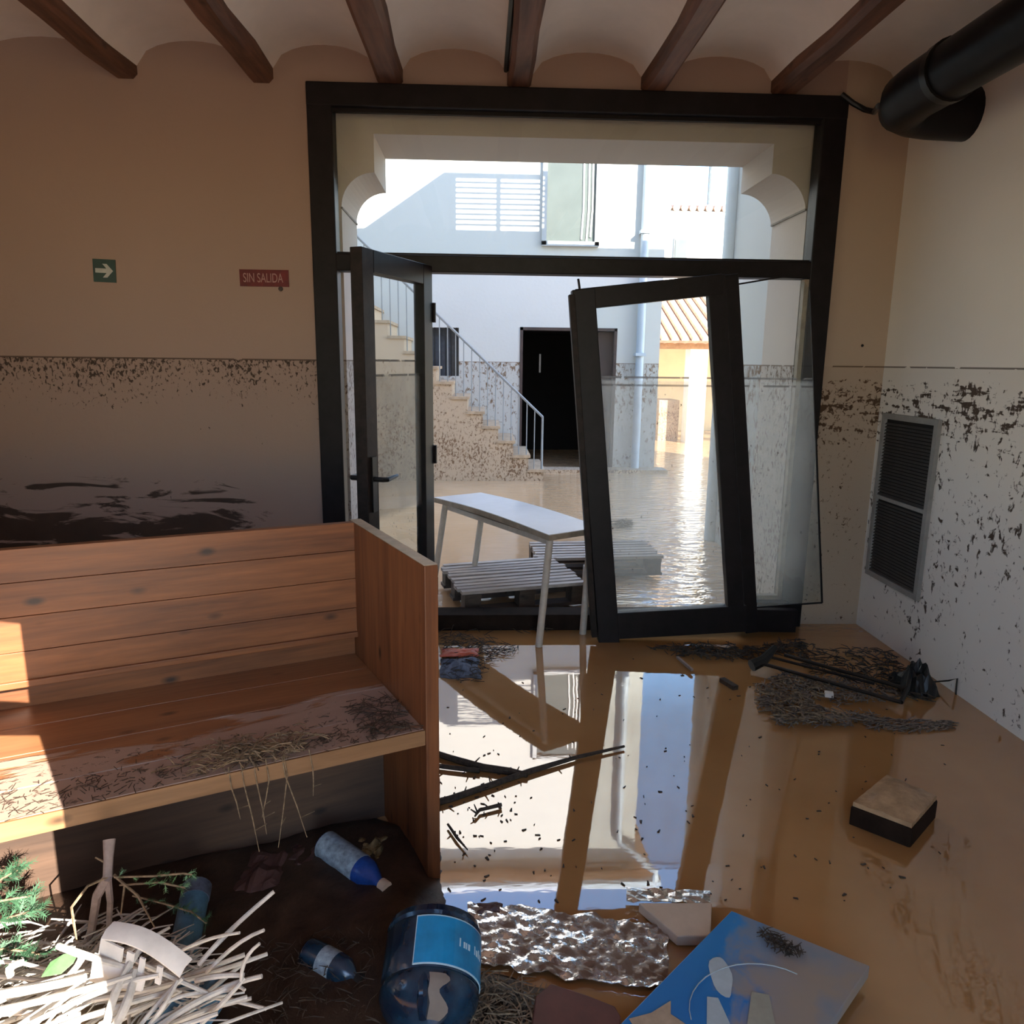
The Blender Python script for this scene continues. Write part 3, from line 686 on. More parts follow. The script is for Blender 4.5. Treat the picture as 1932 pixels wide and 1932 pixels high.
def flat(px, z, th, mat, name, label, cat, bevel=.003, dome=0):
    pts = [atz(x, y, z) for x, y in px]
    o = MB().prism([p-Vector((0, 0, th)) for p in pts], (0, 0, th)).build(name, mat, bevel=bevel)
    return tag(o, label, cat)

# twigs hanging over the bench seat
mb = MB()
for _ in range(230):
    s, t = R.gauss(.50, .075), R.uniform(-.005, .10)+abs(R.gauss(0, .02)); a = R.uniform(0, math.pi); l = R.uniform(.02, .08)
    p = bp(s, t, .485+R.uniform(0, .035)); d = Vector((math.cos(a), math.sin(a), R.uniform(-.4, .3)))*l/2
    mb.tube([p-d, p+Vector((0, 0, .006)), p+d], [.0014, .0018, .001], 3, cap=False)
for s, ln_, sw in ((.50, .14, .02), (.53, .18, .03), (.47, .10, -.02), (.43, .17, .05), (.425, .20, -.03), (.56, .08, .02), (.36, .07, 0)):
    p = bp(s, .02, .49); q = bp(s, -.012, .45)
    mb.tube([p, q, q+Vector((sw*.5, 0, -ln_*.5)), q+Vector((sw, -.01, -ln_))], [.002, .002, .0018, .001], 4, cap=False)
    mb.tube([q+Vector((sw*.7, 0, -ln_*.7)), q+Vector((sw+.02, 0, -ln_*.6))], .0012, 3, cap=False)
tag(mb.build('twig_clump', M_twigl), 'tangle of dry twigs hanging over the front edge of the bench seat', 'twigs', kind='stuff')
mb = MB()
for _ in range(160):
    s, t = R.uniform(.05, .20), R.uniform(.02, .26); a = R.uniform(0, math.pi); l = R.uniform(.015, .06)
    p = bp(s, t, .483+R.uniform(0, .012)); d = Vector((math.cos(a), math.sin(a), R.uniform(-.1, .2)))*l/2
    mb.tube([p-d, p+d], [.0013, .0009], 3, cap=False)
for _ in range(420):
    s, t = R.uniform(.15, 1.1), R.gauss(.07, .045); a = R.uniform(0, math.pi); l = R.uniform(.008, .03)
    if t < .01: continue
    p = bp(s, t, .482+R.uniform(0, .006)); d = Vector((math.cos(a), math.sin(a), R.uniform(-.1, .2)))*l/2
    mb.tube([p-d, p+d], [.0013, .0009], 3, cap=False)
tag(mb.build('twig_litter', M_twig), 'fine dark twig litter scattered along the bench seat', 'twigs', kind='stuff')

# ---------------------------------------------------------------- mud bank in the foreground left
def mudbank(poly, h, name, mat, label, n=46, seed=3):
    pts = [atz(x, y, 0) for x, y in poly]; c = sum(pts, Vector())/len(pts)
    x0, x1 = min(p.x for p in pts), max(p.x for p in pts); y0_, y1_ = min(p.y for p in pts), max(p.y for p in pts)
    def dist(x, y):
        best = 9; ins = False; j = len(pts)-1
        for i in range(len(pts)):
            a, b = pts[j], pts[i]; e = b-a; e.z = 0; t = max(0, min(1, ((x-a.x)*e.x+(y-a.y)*e.y)/max(e.length_squared, 1e-9)))
            best = min(best, math.hypot(x-a.x-e.x*t, y-a.y-e.y*t))
            if (b.y > y) != (a.y > y) and x < (a.x-b.x)*(y-b.y)/(a.y-b.y)+b.x: ins = not ins
            j = i
        return best if ins else -best
    vs = []; fs = []
    for i in range(n+1):
        for j in range(n+1):
            x = x0-.05+(x1-x0+.1)*i/n; y = y0_-.05+(y1_-y0_+.1)*j/n; d = dist(x, y)
            q = mnoise.noise(Vector((x*7, y*7, seed)))*.6+mnoise.noise(Vector((x*19, y*19, seed)))*.4
            z = max(-.02, min(h, d*.5)+q*.022 if d > -.02 else -.02)
            vs.append(Vector((x, y, z)))
    for i in range(n):
        for j in range(n):
            a = i*(n+1)+j; fs.append((a, a+1, a+n+2, a+n+1))
    return tag(MB().add(vs, fs).build(name, mat, smooth=True), label, 'mud', kind='stuff')
mudbank([(-250, 1560), (80, 1600), (430, 1600), (700, 1540), (800, 1560), (838, 1640), (838, 1720), (800, 1980), (700, 2150), (-300, 2150)], .045, 'mud_bank', M_mudbank, 'dark wet mud bank in front of and under the bench')
mudbank([(880, 1830), (1000, 1855), (1100, 1890), (1180, 1935), (1190, 2100), (700, 2150), (720, 1900)], .03, 'mud_bank', M_mudbank, 'reddish brown mud littered with twigs beside the blue jug', seed=9)
tag(twigmat(MB(), blob([(890, 1835), (1000, 1858), (1060, 1900), (1080, 1990), (860, 1990)]), 420, .015, .07, .0018, .035, .02).build('twig_litter', M_twigl), 'brown twig litter between the blue jug and the maroon slab', 'twigs', kind='stuff')
tag(twigmat(MB(), blob([(420, 1780), (700, 1760), (710, 1960), (400, 1960)]), 260, .01, .05, .0015, .05, .02).build('twig_litter', M_twig), 'dark twig litter on the mud left of the blue jug', 'twigs', kind='stuff')

# ---------------------------------------------------------------- water jug
JSC = .83
jt = thing('water_jug', 'large dark blue water jug lying on its side with a blue label', 'jug', atz(810, 1800, .02))
ja = Vector((-.108, 1.582, .150)); jb = Vector((-.116, 1.335, .055))
prof = [(0, .06), (.0, .112), (.03, .13), (.09, .136), (.12, .131), (.15, .136), (.52, .136), (.56, .131), (.60, .136), (.66, .134), (.75, .12), (.84, .088), (.90, .05), (.93, .034), (1.12, .032)]
prof = [(a, b*JSC) for a, b in prof]
MB().lathe(ja, jb, prof, 40).build('body', M_jug, jt, smooth=True)
ax = (jb-ja).normalized(); upv = (Vector((0, 0, 1))-ax*ax.z).normalized(); sdv = ax.cross(upv)   
if sdv.x < 0: sdv = -sdv
def jl(q, a, r, k=None):
    r = r*JSC if r > .1 and k is None else r
    return ja+(jb-ja)*q+(upv*math.cos(a)+sdv*math.sin(a))*r
def jpatch(q0, q1, a0, a1, r, n=18):
    vs = []; fs = []
    for i in range(n+1):
        a = a0+(a1-a0)*i/n; vs += [jl(q0, a, r), jl(q1, a, r), jl(q1, a, r-.002), jl(q0, a, r-.002)]
    for i in range(n):
        for j in range(4): fs.append((i*4+j, i*4+(j+1) % 4, i*4+4+(j+1) % 4, i*4+4+j))
    fs += [(0, 1, 2, 3), tuple(n*4+j for j in range(4))]
    return MB().add(vs, fs)
jp = jpatch(.14, .55, -.30, 1.75, .1380).build('paper_label', M_jugedge, jt, smooth=False)
lb = jpatch(.152, .538, -.28, 1.75, .1388).build('label_print', M_juglabel, jp)
lt = jpatch(.30, .345, .62, .66, .1394, 3)
for a0, a1, q0, q1 in ((.62, .65, .30, .37), (.72, .76, .32, .37), (.78, .81, .32, .37), (.84, .90, .32, .37), (1.05, 1.08, .30, .37), (1.12, 1.18, .32, .37), (1.22, 1.26, .30, .37), (1.30, 1.36, .32, .37)):
    jpatch(q0, q1, a0, a1, .1394, 2).build('print_letter', M_jugedge, jp)
mv = MB()
ring = [(.62, .02), (.66, .20), (.72, .34), (.80, .40), (.86, .60), (.80, .86), (.72, .80), (.70, .55), (.66, .36), (.64, .30)]
def rad(q):
    for (a, ra), (b, rb) in zip(prof[1:], prof[2:]):
        if a <= q <= b: return ra+(rb-ra)*(q-a)/max(b-a, 1e-6)
    return .1
g = 7; vs = []; fs = []
for i in range(13):
    q = .615+.26*i/12; a0 = .05+.02*math.sin(i*.6); a1 = .30+.14*math.sin(i*.75+.5)+.022*i
    for j in range(g): vs.append(jl(q, a0+(a1-a0)*j/(g-1), rad(q)+.0025, 1))
for i in range(12):
    for j in range(g-1): fs.append((i*g+j, i*g+j+1, (i+1)*g+j+1, (i+1)*g+j))
MB().add(vs, fs).build('mud_smear', M_jugmud, jt, smooth=True, label='grey mud smear on the jug shoulder')
MB().tube([jl(.60, -.05, .128), jl(.68, -.05, .128), jl(.80, -.05, .105), jl(.90, -.05, .07)], [.006, .012, .014, .008], 8).build('moulded_ridge', M_jug, jt, smooth=True)
MB().lathe(ja+(jb-ja)*.95, ja+(jb-ja)*1.15, [(0, .035), (.9, .035), (1, .030)], 20).build('cap', M_greencap, jt, smooth=True)

# ---------------------------------------------------------------- bottles and bits
def bottle(name, label, a, b, r, mats, sleeve):
    t = thing(name, label, 'bottle', Vector(a)); a = Vector(a); b = Vector(b)
    MB().lathe(a, b, [(0, r*.6), (.01, r*.92), (.05, r), (.62, r), (.72, r*.93), (.82, r*.62), (.89, r*.36), (1, r*.34)], 20).build('body', mats[0], t, smooth=True)
    MB().lathe(a+(b-a)*sleeve[0], a+(b-a)*sleeve[1], [(0, r*1.015), (1, r*1.015)], 20).build('sleeve', mats[1], t, smooth=True)
    MB().lathe(a+(b-a)*.93, a+(b-a)*1.02, [(0, r*.42), (1, r*.42)], 14).build('cap', mats[2], t, smooth=True)
    return t
bottle('plastic_bottle', 'blue plastic bottle with pale sleeve lying under the bench near the end panel', atz(612, 1592, .055), atz(728, 1674, .045), .042, (M_blueb, M_bluel, M_board), (.03, .62))
bottle('plastic_bottle', 'dark bottle with grey label half sunk in the mud left of the jug', atz(580, 1795, .05), atz(680, 1850, .045), .034, (M_jug, M_bluel, M_black), (.3, .55))
tt = thing('plastic_tube', 'grey blue plastic tube standing aslant behind the pale reed heap', 'tube', atz(340, 1800, .05))
t0_, t1_ = atz(343, 1812, .04), atz(372, 1672, .085)
MB().lathe(t0_, t1_, [(0, .032), (.02, .036), (.97, .036), (1, .030)], 18).build('body', M_bluep, tt, smooth=True)
MB().lathe(t0_.lerp(t1_, .80), t0_.lerp(t1_, 1.01), [(0, .0385), (.9, .0385), (1, .034)], 18).build('cap', M_bluegrey, tt, smooth=True)
def crumple(name, mat, label, cat, c, sx_, sy_, h, seed, n=12, smooth=False, thick=.004):
    vs = []
    for i in range(n+1):
        for j in range(n+1):
            a, b = i/n*2-1, j/n*2-1; q = mnoise.noise(Vector((a*2.3, b*2.3, seed)))*(.35 if n > 40 else 1)+(.5 if n < 40 else .6)*mnoise.noise(Vector((a*(6 if n < 40 else 17), b*(6 if n < 40 else 9), seed+5)))
            e = max(0, 1-max(abs(a), abs(b))**3); wob = 1+.25*mnoise.noise(Vector((a*1.5, b*1.5, seed+9)))
            vs.append(Vector(c)+Vector((a*sx_*wob, b*sy_*wob, h*(.35*e+.45*q*e)+.004)))
    o = sheet(vs, n, n, thick).build(name, mat, smooth=smooth); return tag(o, label, cat)
crumple('gold_wrapper', M_gold, 'crumpled gold brown wrapper beside the blue bottle', 'wrapper', atz(700, 1610, .03), .05, .07, .05, 4)
crumple('wet_rag', M_mudred, 'crumpled dark reddish rag under the bench left of the blue bottle', 'rag', atz(500, 1650, .03), .07, .10, .06, 8)
crumple('wet_rag', M_mudred, 'smaller dark reddish rag touching the blue bottle', 'rag', atz(570, 1625, .02), .06, .07, .06, 12)
crumple('blue_sheet', M_bluep, 'muddy blue plastic sheet under the right end of the reed heap', 'plastic sheet', atz(350, 1905, .10), .07, .09, .08, 15)
vs = []
for i in range(61):
    for j in range(31):
        a, b = i/60, j/30; px = 882+(1262-882)*a+22*mnoise.noise(Vector((b*4, 3, a*2)))*(a > .9); py_ = (1702+46*a**1.3)*(1-b)+(1812+72*a-18*a*a)*b+10*mnoise.noise(Vector((a*9, b*2, 5)))
        vs.append(atz(px, py_, .014)+Vector((0, 0, .010*mnoise.noise(Vector((a*26, b*13, 3)))+.006*mnoise.noise(Vector((a*60, b*30, 8))))))
tag(sheet(vs, 60, 30, .002).build('foil_sheet', M_foil, smooth=True), 'large crumpled wet plastic sheet shining on the water beside the jug', 'plastic sheet')
crumple('bluegrey_rag', M_bluegrey, 'blue grey clump of sodden rag behind the bench end panel', 'rag', atz(868, 1262, .0), .10, .12, .07, 31)
crumple('orange_scrap', M_orange, 'orange plastic scrap floating behind the bench end panel', 'scrap', atz(868, 1232, .02), .09, .05, .03, 33)
tag(twigmat(MB(), blob([(835, 1200), (900, 1205), (985, 1225), (920, 1250), (905, 1290), (840, 1285)]), 360, .02, .09, .002, .0, .03).build('twig_raft', M_twig), 'raft of dark twigs behind the bench end panel', 'twigs', kind='stuff')
tag(twigmat(MB(), blob([(836, 1160), (1105, 1150), (1105, 1185), (990, 1200), (836, 1195)]), 60, .04, .16, .003, .0, .02).build('twig_raft', M_twig), 'dark debris raft jammed under the pallet at the threshold', 'twigs', kind='stuff')
# white board triangle & beige
bd = thing('cardboard_piece', 'beige pointed board lying in the water next to the blue panel', 'board', atz(1290, 1730, 0))
pts = [(1205, 1703), (1343, 1703), (1341, 1766), (1278, 1766)]
MB().prism([atz(x, y, .035)-Vector((0, 0, .03)) for x, y in pts], (0, 0, .03)).build('board', M_board, bd, bevel=.003)
vs = []
for i in range(13):
    for j in range(5):
        a = atz(1182+(1340-1182)*i/12, 1674+6*i/12+(26-2*i/12)*j/4, .03)
        vs.append(a+Vector((0, 0, .008*mnoise.noise(Vector((i*.9, j*.9, 2))))))
sheet(vs, 12, 4, .002).build('torn_film', M_silver, bd)
# maroon slab
flat([(1040, 1855), (1110, 1878), (1160, 1898), (1172, 1918), (1168, 1945), (1120, 2000), (1000, 1960), (1010, 1880)], .062, .02, M_maroon, 'maroon_slab', 'maroon slab half buried in mud by the blue panel', 'slab')
# blue panel
def m_panel():
    k = NT('blue_panel_print'); dt = k.n('ShaderNodeVectorMath', operation='DOT_PRODUCT'); k.l(k.P, dt.inputs[0]); dt.inputs[1].default_value = tuple(E1/E1.length_squared); x = k.math('ADD', dt.outputs['Value'], .5)
    n = k.noise(scale=9, detail=5, rough=.6, dist=.6); n2 = k.noise(scale=3.5, detail=4)
    d = k.math('ADD', x, k.math('MULTIPLY', k.math('SUBTRACT', n, .5), .9))
    d = k.math('ADD', d, k.math('MULTIPLY', k.math('SUBTRACT', n2, .5), .7))
    mk = k.ramp(d, [(.42, 0), (.58, .8), (.9, .9)])
    blue = k.mix(n2, (.012, .13, .42), (.03, .24, .52))
    mud = k.mix(k.ramp(n2, [(.48, 0), (.62, 1)]), (.34, .25, .165), (.20, .22, .25))
    k.base(k.mix(mk, blue, mud)); k.set(Roughness=k.ramp(mk, [(0, .3), (1, .7)])); return k.m
A1, A2, A3 = atz(1380, 1718, .07), atz(1641, 1822, .06), atz(1170, 1932, .055)
e1 = A2-A1; E1 = e1.copy(); M_panel = m_panel(); e2 = (A3-A1)*1.45
bpn = thing('poster_board', 'bright blue printed board smeared with mud at the bottom of the view', 'panel', (A1+e1*.5+e2*.5)-Vector((0, 0, .06)))
MB().hexa([A1-Vector((0,0,.035)), A2-Vector((0,0,.035)), A2+e2-Vector((0,0,.035)), A1+e2-Vector((0,0,.035)), A1, A2, A2+e2, A1+e2]).build('panel', M_panel, bpn, bevel=.002)
def pp(a, b, z=.0015): return A1+e1*a+e2*b+Vector((0, 0, z))
M_pale = simple('print_pale', (.42, .48, .50), .4, .15, 12)
MB().prism([pp(.28+.13*math.cos(t)*(1+.1*math.sin(3*t)), .33+.05*math.sin(t)+.06*math.cos(t)) for t in [i*.3142*2/2 for i in range(20)]], (0, 0, .001)).build('pale_print', M_pale, bpn)
MB().prism([pp(.30, .44), pp(.36, .425), pp(.52, .50), pp(.66, .62), pp(.80, .80), pp(.70, .78), pp(.52, .64)], (0, 0, .001)).build('pale_print', M_pale, bpn)
MB().prism([pp(.50, .34), pp(.60, .32), pp(.76, .44), pp(.92, .70), pp(.88, .80), pp(.66, .54)], (0, 0, .001)).build('pale_print', simple('print_cream', (.36, .34, .27), .4, .15, 12), bpn)
ar = [pp(.62+.42*math.cos(t), .40+.22*math.sin(t), .003) for t in [math.pi*(.75+i*.06) for i in range(14)]]
MB().tube(ar, .0014, 4).build('printed_arc', M_pale, bpn)
MB().prism([pp(.02, .66), pp(.10, .60), pp(.14, .52), pp(.20, .57), pp(.32, .58), pp(.24, .66), pp(.30, .74), pp(.16, .70)], (0, 0, .001)).build('mud_smear', simple('smear_tan', (.42, .30, .20), .6, .2, 20), bpn)
ob = twigmat(MB(), blob([(1425, 1760), (1450, 1758), (1500, 1785), (1520, 1800), (1490, 1805), (1450, 1785)]), 110, .01, .035, .0016, .068, .008).build('twig_clump', M_twig); tag(ob, 'small black twig clump lying on the blue panel', 'twigs', kind='stuff')

# ---------------------------------------------------------------- floating block and debris on the right
bk = thing('floating_block', 'dark squarish block with a mud coated top floating on the right', 'block', atz(1690, 1550, 0))
c4 = [(1605, 1516), (1672, 1462), (1771, 1504), (1722, 1560)]
tp4 = [atz(x, y, .075) for x, y in c4]
MB().hexa([Vector((p.x, p.y, -.04)) for p in tp4]+[p-Vector((0, 0, .01)) for p in tp4]).build('block_body', simple('block_side', (.022, .013, .009), .85, .4, 10, ior=1.15), bk, bevel=.006)
cc = sum(tp4, Vector())/4
vs = []
for i in range(11):
    for j in range(11):
        a, b = i/10, j/10; p = tp4[0].lerp(tp4[1], a).lerp(tp4[3].lerp(tp4[2], a), b); p = cc+(p-cc)*.95
        vs.append(p+Vector((0, 0, .006+.02*math.sin(math.pi*a)*math.sin(math.pi*b)*(.5+a)+.008*mnoise.noise(Vector((a*5, b*5, 1))))))
sheet(vs, 10, 10, .02).build('mud_cap', simple('mud_cap_wet', (.40, .25, .14), .15, .3, 16, bump=.3), bk, smooth=True)
M_raft = simple('raft_straw', (.18, .138, .108), .8, .7, 70)
mb = MB()
twigmat(mb, blob([(1425, 1300), (1470, 1275), (1560, 1285), (1640, 1305), (1700, 1320), (1600, 1330), (1540, 1322), (1530, 1335), (1650, 1355), (1640, 1372), (1470, 1372), (1432, 1335)]), 950, .015, .07, .0032, .0, .035)
tag(twigmat(MB(), blob([(1430, 1310), (1470, 1285), (1580, 1295), (1540, 1330), (1560, 1350), (1640, 1362), (1470, 1370)]), 330, .012, .05, .0032, .015, .035).build('straw_bits', M_twigl), 'lighter straw bits on top of the floating raft near the right wall', 'straw', kind='stuff')
twigmat(mb, blob([(1640, 1355), (1800, 1365), (1790, 1378), (1700, 1382), (1640, 1375)]), 160, .02, .10, .003, .0, .012, (.1, .4))
tag(mb.build('twig_raft', M_raft), 'raft of chopped straw and twigs floating near the right wall', 'twigs', kind='stuff')
tag(twigmat(MB(), blob([(1560, 1230), (1680, 1230), (1740, 1300), (1760, 1330), (1640, 1305), (1520, 1270), (1490, 1235)]), 420, .02, .09, .003, .0, .03).build('twig_raft', M_twig), 'dark twig debris behind the black rods in the corner', 'twigs', kind='stuff')
tag(twigmat(MB(), blob([(1225, 1225), (1310, 1222), (1400, 1228), (1500, 1215), (1540, 1225), (1440, 1245), (1320, 1248)]), 420, .02, .09, .003, .0, .035).build('twig_raft', M_twig), 'black twig debris below the leaning door leaf', 'twigs', kind='stuff')
cf = thing('broken_frame', 'broken black metal rod frame lying in the debris by the right wall', 'metal frame', atz(1580, 1290, 0))
ra, rb = atz(1438, 1252, .05), atz(1700, 1325, .05); rc, rd = atz(1480, 1236, .07), atz(1712, 1300, .07)
MB().tube([ra, rb], .009, 8).build('rod', M_rubber, cf, smooth=True)
MB().tube([rc, rd], .009, 8).build('rod', M_rubber, cf, smooth=True)
MB().tube([atz(1455, 1240, .06), atz(1650, 1290, .04)], .007, 8).build('rod', M_darkm, cf, smooth=True)
MB().tube([atz(1418, 1256, .04), atz(1440, 1246, .06), atz(1462, 1222, .09)], [.03, .026, .016], 8).build('end_fitting', M_rubber, cf, smooth=True)
MB().tube([rb, rd, atz(1722, 1250, .1)], .010, 8).build('end_bracket', M_rubber, cf, smooth=True)
ob = crumple('black_bag', M_rubber, 'crumpled black lump slumped against the foot of the right wall', 'bag', atz(1728, 1300, .0), .07, .10, .26, 44, 12)
ob = MB().tube([atx(1745, 1288, 2.17), atx(1790, 1284, 2.2), atx(1806, 1280, 2.222), atx(1803, 1312, 2.222)], .004, 6).build('cable', M_rubber, smooth=True); tag(ob, 'thin black cable looped against the foot of the right wall', 'cable')
ob = MB().bar(atz(1362, 1282, .01), atz(1388, 1298, .01), .02, .03).build('wood_chip', M_twig); tag(ob, 'short dark chip of wood floating below the door leaf', 'wood')
ob = MB().bar(atz(1278, 1240, .02), atz(1306, 1264, .02), .012, .012).build('stick', M_bark); tag(ob, 'short pointed stick under the leaning door leaf', 'stick')
ob = MB().bar(atz(1556, 1309, .035), atz(1572, 1311, .035), .02, .03).build('white_chip', M_plasticw); tag(ob, 'tiny white chip lying on the straw raft', 'scrap')
# branches floating in the reflection
def branch(pxs, rs, label, z=.012, stubs=0):
    pts = [atz(x, y, z) for x, y in pxs]; mb = MB().tube(pts, rs, 7)
    for i in range(stubs):
        a = R.randint(0, len(pts)-2); p = pts[a].lerp(pts[a+1], R.random()); mb.tube([p, p+Vector((R.uniform(-.03, .03), R.uniform(-.03, .03), .015))], [.004, .002], 4)
    return tag(mb.build('branch', M_twig, smooth=True), label, 'branch')
branch([(800, 1520), (850, 1507), (920, 1483), (1000, 1455), (1090, 1428), (1178, 1408)], [.012, .012, .011, .011, .008, .005], 'long thin dark branch floating across the white reflection', stubs=10)
branch([(790, 1410), (850, 1430), (910, 1448), (960, 1455), (995, 1462)], [.010, .012, .015, .014, .010], 'thick dark branch floating beside the bench end panel', stubs=8)
branch([(790, 1440), (850, 1448), (905, 1454)], [.008, .009, .009], 'short dark branch crossing under the thick one', stubs=3)
branch([(845, 1555), (862, 1580), (882, 1603)], [.004, .005, .002], 'small dark twig floating near the panel foot', stubs=2)
branch([(896, 1540), (905, 1528), (946, 1518)], [.003, .006, .007], 'short leafy twig floating below the long branch', stubs=4)
branch([(905, 1560), (1020, 1700), (1050, 1690)], [.0, .0, .0], 'x') if False else None
ob = crumple('red_leaf', M_mudred, 'dark red leaf scrap floating at the right of the jug', 'leaf', atz(925, 1715, .008), .035, .02, .02, 50)
mb = MB()
for _ in range(230):
    px, py = R.uniform(840, 1800), R.uniform(1225, 1700)
    if R.random() < .3: px, py = R.gauss(905, 50), R.gauss(1520, 60)
    if atz(px, py).x > 2.15: continue
    p = atz(px, py, .003); a = R.uniform(0, 6.28); l = R.uniform(.002, .009); d = Vector((math.cos(a), math.sin(a), 0))*l; e = Vector((-d.y, d.x, 0))*R.uniform(.2, .6)
    mb.hexa([p-d-e*.3-Vector((0,0,.004)), p+d-e-Vector((0,0,.004)), p+d*.8+e-Vector((0,0,.004)), p-d+e*.6-Vector((0,0,.004)), p-d-e*.3, p+d-e, p+d*.8+e, p-d+e*.6])
tag(mb.build('floating_specks', M_twig), 'dark specks of debris floating on the brown water', 'debris', kind='stuff')
mb = MB(); p = atz(1165, 995, 0)
twigmat(mb, blob([(1150, 997), (1180, 988), (1188, 996)]), 60, .05, .2, .004, 0, .06)
tag(mb.build('twig_clump', M_twigl), 'small twig clump floating in the courtyard behind the leaning door', 'twigs', kind='stuff')

# ---------------------------------------------------------------- reed heap, plastic and greenery at lower left
RG = 'pale dry reeds in the heap'
def reed(a, b, r, bend=.02, label='pale dry reed stalk in the heap at the lower left'):
    a, b = Vector(a), Vector(b); bv_ = Vector((R.uniform(-bend, bend), R.uniform(-bend, bend), R.uniform(0, bend))); q_ = lambda t: a.lerp(b, t)+bv_*4*t*(1-t)
    o = MB().tube([q_(0), q_(.2), q_(.4), q_(.6), q_(.8), q_(1)], [r, r*1.0, r*1.12, r, r*.95, r*.85], 7).build('reed_stalk', M_reed, smooth=True)
    return tag(o, label, 'reed', RG)
big = [((375, 1820, .30), (517, 1682, .40), .0055), ((330, 1800, .32), (452, 1760, .38), .004), ((390, 1835, .30), (498, 1755, .40), .0045), ((380, 1932, .26), (462, 1845, .33), .005), ((455, 1850, .33), (490, 1780, .40), .004),
       ((370, 1850, .30), (460, 1840, .33), .006), ((395, 1878, .28), (494, 1842, .33), .006), ((395, 1880, .28), (462, 1868, .31), .004), ((230, 1800, .36), (395, 1875, .30), .005), ((110, 1785, .38), (240, 1825, .36), .007),
       ((150, 1800, .38), (120, 1850, .34), .007), ((0, 1905, .32), (250, 1840, .36), .007), ((-30, 1880, .30), (160, 1845, .36), .010), ((60, 1930, .30), (300, 1840, .36), .006), ((200, 1940, .30), (265, 1790, .38), .008),
       ((215, 1940, .30), (255, 1830, .36), .009), ((260, 1940, .28), (345, 1845, .34), .005), ((280, 1935, .28), (335, 1850, .34), .0045), ((20, 1840, .34), (45, 1815, .36), .008), ((300, 1900, .30), (390, 1872, .30), .004)]
BL_ = {0: 'longest pale reed of the heap, pointing up right towards the blue bottle', 2: 'thin pale reed pointing right just under the longest one', 3: 'pale reed running down to the bottom edge right of the blue sheet', 4: 'short upright pale reed at the right tip of the heap', 6: 'thick pale reed stub at the far right of the heap', 9: 'curved pale reed beside the green blade leaf', 12: 'widest pale reed at the left edge of the view'}
for bi, ((x0, y0_, z0), (x1, y1_, z1), r) in enumerate(big): reed(atz(x0, y0_, z0), atz(x1, y1_, z1), r*.88, .012, BL_.get(bi, 'pale dry reed stalk in the heap at the lower left'))
for i in range(48):
    cx, cy = R.uniform(-20, 380), R.uniform(1835, 1960); z = R.uniform(.12, .31); a = R.gauss(.55, .45); l = R.uniform(.12, .34)
    p = atz(cx, cy, z); d = Vector((math.cos(a), math.sin(a), R.uniform(-.1, .15)))*l/2; reed(p-d, p+d, R.uniform(.0022, .006), .02)
tag(twigmat(MB(), blob([(-40, 1850), (120, 1830), (330, 1850), (390, 1890), (380, 1990), (-60, 1990)]), 500, .05, .18, .003, .03, .17, (.5, .6)).build('reed_litter', M_reed), 'bed of broken pale reed bits inside the heap at lower left', 'reeds', kind='stuff')
# white plastic housing
ph = thing('plastic_housing', 'broken white plastic casing with slots lying on the reed heap', 'casing', atz(280, 1790, .3))
P0, P1 = atz(215, 1738, .42), atz(362, 1808, .38); d1 = P1-P0; d2 = Vector((-.03, -.055, -.055)); d2b = Vector((.03, .05, -.02))
vs = []
for i in range(13):
    t = i/12; p = P0+d1*t+Vector((0, 0, .02*math.sin(math.pi*t)))
    vs += [p, p+Vector((-.008, -.016, -.004)), p+Vector((-.014, -.026, -.016))]
sheet(vs, 12, 2, .003).build('top_strip', M_plasticw, ph, smooth=True)
for a, b in ((0, .28), (.34, .42), (.50, .56), (.72, .78)):
    q0 = P0+d1*a+Vector((-.014, -.026, -.016)); q1 = P0+d1*b+Vector((-.014, -.026, -.016))
    MB().prism([q0, q1, q1+Vector((-.004, -.008, -.03)), q0+Vector((-.004, -.008, -.03))], (.002, .003, 0)).build('rib', M_plasticw, ph)
q0 = P0+d1*-.04+Vector((-.020, -.036, -.045)); q1 = P0+d1*.62+Vector((-.020, -.036, -.04))
MB().prism([q0, q1, q1+Vector((-.004, -.01, -.022)), P0+d1*.3+Vector((-.026, -.05, -.075)), q0+Vector((-.006, -.012, -.05))], (.002, .004, 0)).build('front_strip', M_plasticw, ph)
# forked stick
fs_ = thing('forked_stick', 'grey forked stick standing upright in front of the bench', 'stick', atz(195, 1760, .1))
f0 = atz(206, 1584, .46); fm = atz(203, 1655, .40)
MB().tube([f0, f0.lerp(fm, .5), fm], [.013, .010, .010], 9).build('stem', M_bark, fs_, smooth=True)
MB().tube([fm, atz(183, 1690, .34), atz(172, 1760, .20), atz(170, 1800, .08)], [.010, .010, .009, .008], 8).build('prong', M_bark, fs_, smooth=True)
MB().tube([fm, atz(208, 1700, .32), atz(204, 1770, .18)], [.008, .007, .006], 8).build('prong', M_bark, fs_, smooth=True)
for pts in ([(203, 1655, .40), (165, 1672, .40), (135, 1712, .38), (140, 1745, .34), (145, 1775, .30)], [(200, 1628, .42), (180, 1618, .44)], [(215, 1650, .40), (235, 1670, .38), (228, 1725, .32)], [(215, 1652, .40), (260, 1690, .36), (292, 1750, .32)]):
    MB().tube([atz(*p) for p in pts], [.0028]*(len(pts)-1)+[.0015], 5).build('twig', M_twigl, fs_)
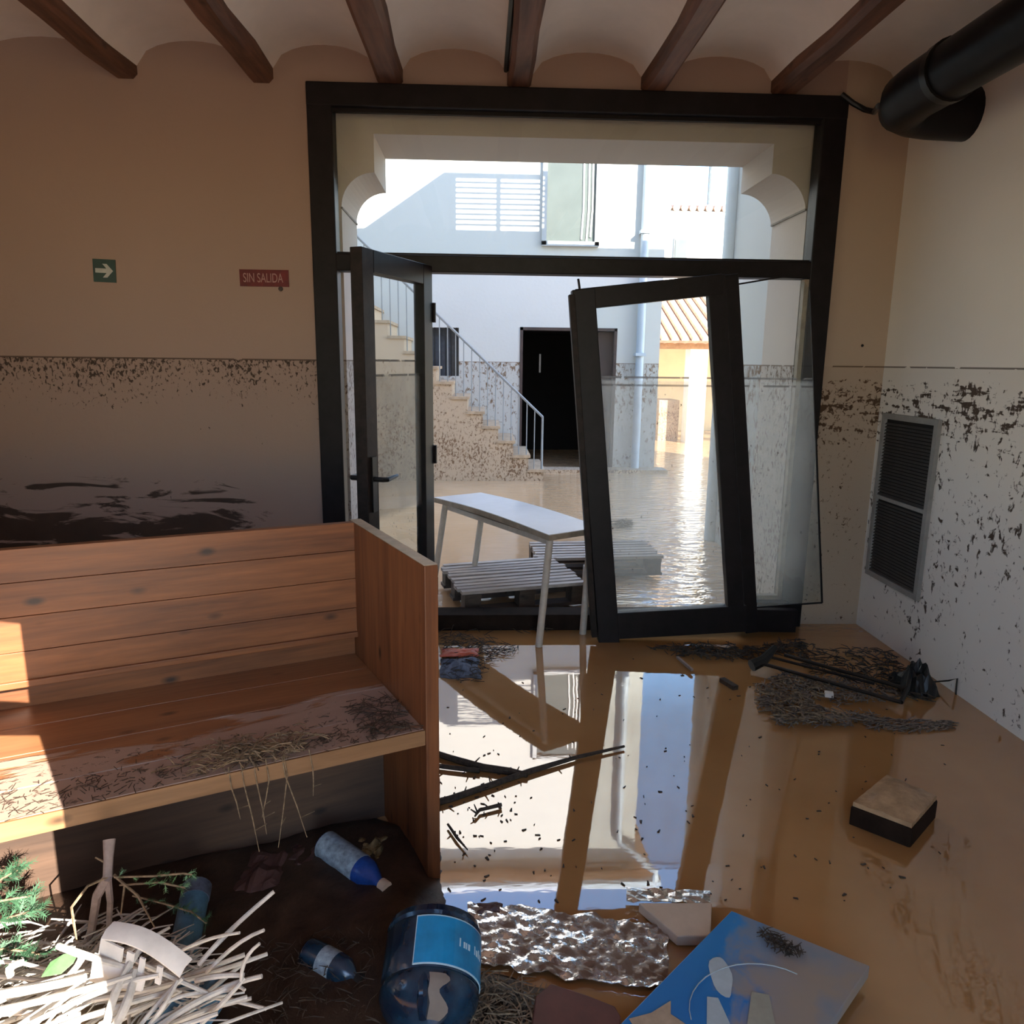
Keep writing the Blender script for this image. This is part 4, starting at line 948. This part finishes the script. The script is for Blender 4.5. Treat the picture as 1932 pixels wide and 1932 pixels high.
# conifer sprigs
def sprig(label, stems, n, ln, mat):
    t = thing('conifer_sprig', label, 'foliage', atz(*stems[0][0])); mb = MB(); 
    for pts in stems:
        w3 = [atz(*p) for p in pts]; MB().tube(w3, [.0025]*len(w3), 5).build('stem', M_twigl, t)
        for _ in range(n):
            a = R.random()**.7*(len(w3)-1); i = min(int(a), len(w3)-2); p = w3[i].lerp(w3[i+1], a-i); dr = (w3[i+1]-w3[i]).normalized()
            sd_ = Vector((R.gauss(0, 1), R.gauss(0, 1), R.gauss(0, .6))).normalized(); d = (dr*.9+sd_).normalized()*ln*R.uniform(.5, 1.2)
            wv = d.cross(Vector((R.gauss(0, 1), R.gauss(0, 1), R.gauss(0, 1)))).normalized()*ln*.09
            mb.add([p, p+d*.5+wv, p+d, p+d*.5-wv], [(0, 1, 2, 3)])
            for q in (.35, .6, .8):
                for s2 in (-1, 1):
                    b = p+d*q; e = d*.28+wv*s2*3.2; mb.add([b, b+e*.5+d*.03, b+e, b+e*.5-d*.03], [(0, 1, 2, 3)])
    mb.build('foliage', mat, t, kind='stuff'); return t
sprig('dark green conifer foliage at the left edge of the view', [[(-60, 1720, .32), (0, 1700, .34), (60, 1690, .34)], [(-60, 1760, .30), (20, 1730, .32), (78, 1715, .32)], [(-60, 1690, .36), (0, 1660, .38), (35, 1640, .40)], [(-60, 1800, .22), (10, 1790, .24), (75, 1800, .22)]], 60, .035, M_green)
sprig('green conifer sprig hanging from the forked stick', [[(215, 1655, .40), (290, 1653, .38), (345, 1648, .36), (362, 1650, .35)], [(225, 1670, .36), (300, 1665, .34), (350, 1675, .32)]], 26, .022, M_lime)
sprig('low green conifer sprig lying across the blue tube', [[(250, 1690, .26), (310, 1705, .24), (360, 1720, .22), (390, 1742, .20)]], 46, .022, M_green)
g0 = [atz(*p) for p in ((78, 1842, .36), (95, 1815, .37), (120, 1800, .38), (148, 1797, .385), (138, 1816, .375), (115, 1836, .365))]
ob = MB().prism(g0, (0, 0, -.002)).build('green_leaf', M_lime); tag(ob, 'single light green blade leaf lying on the reed heap', 'leaf')
mudbank([(-150, 1800), (150, 1790), (400, 1830), (440, 1900), (420, 2300), (-300, 2300)], .12, 'reed_mound', M_twigl, 'mound of mud and debris carrying the reed heap', n=30, seed=13)
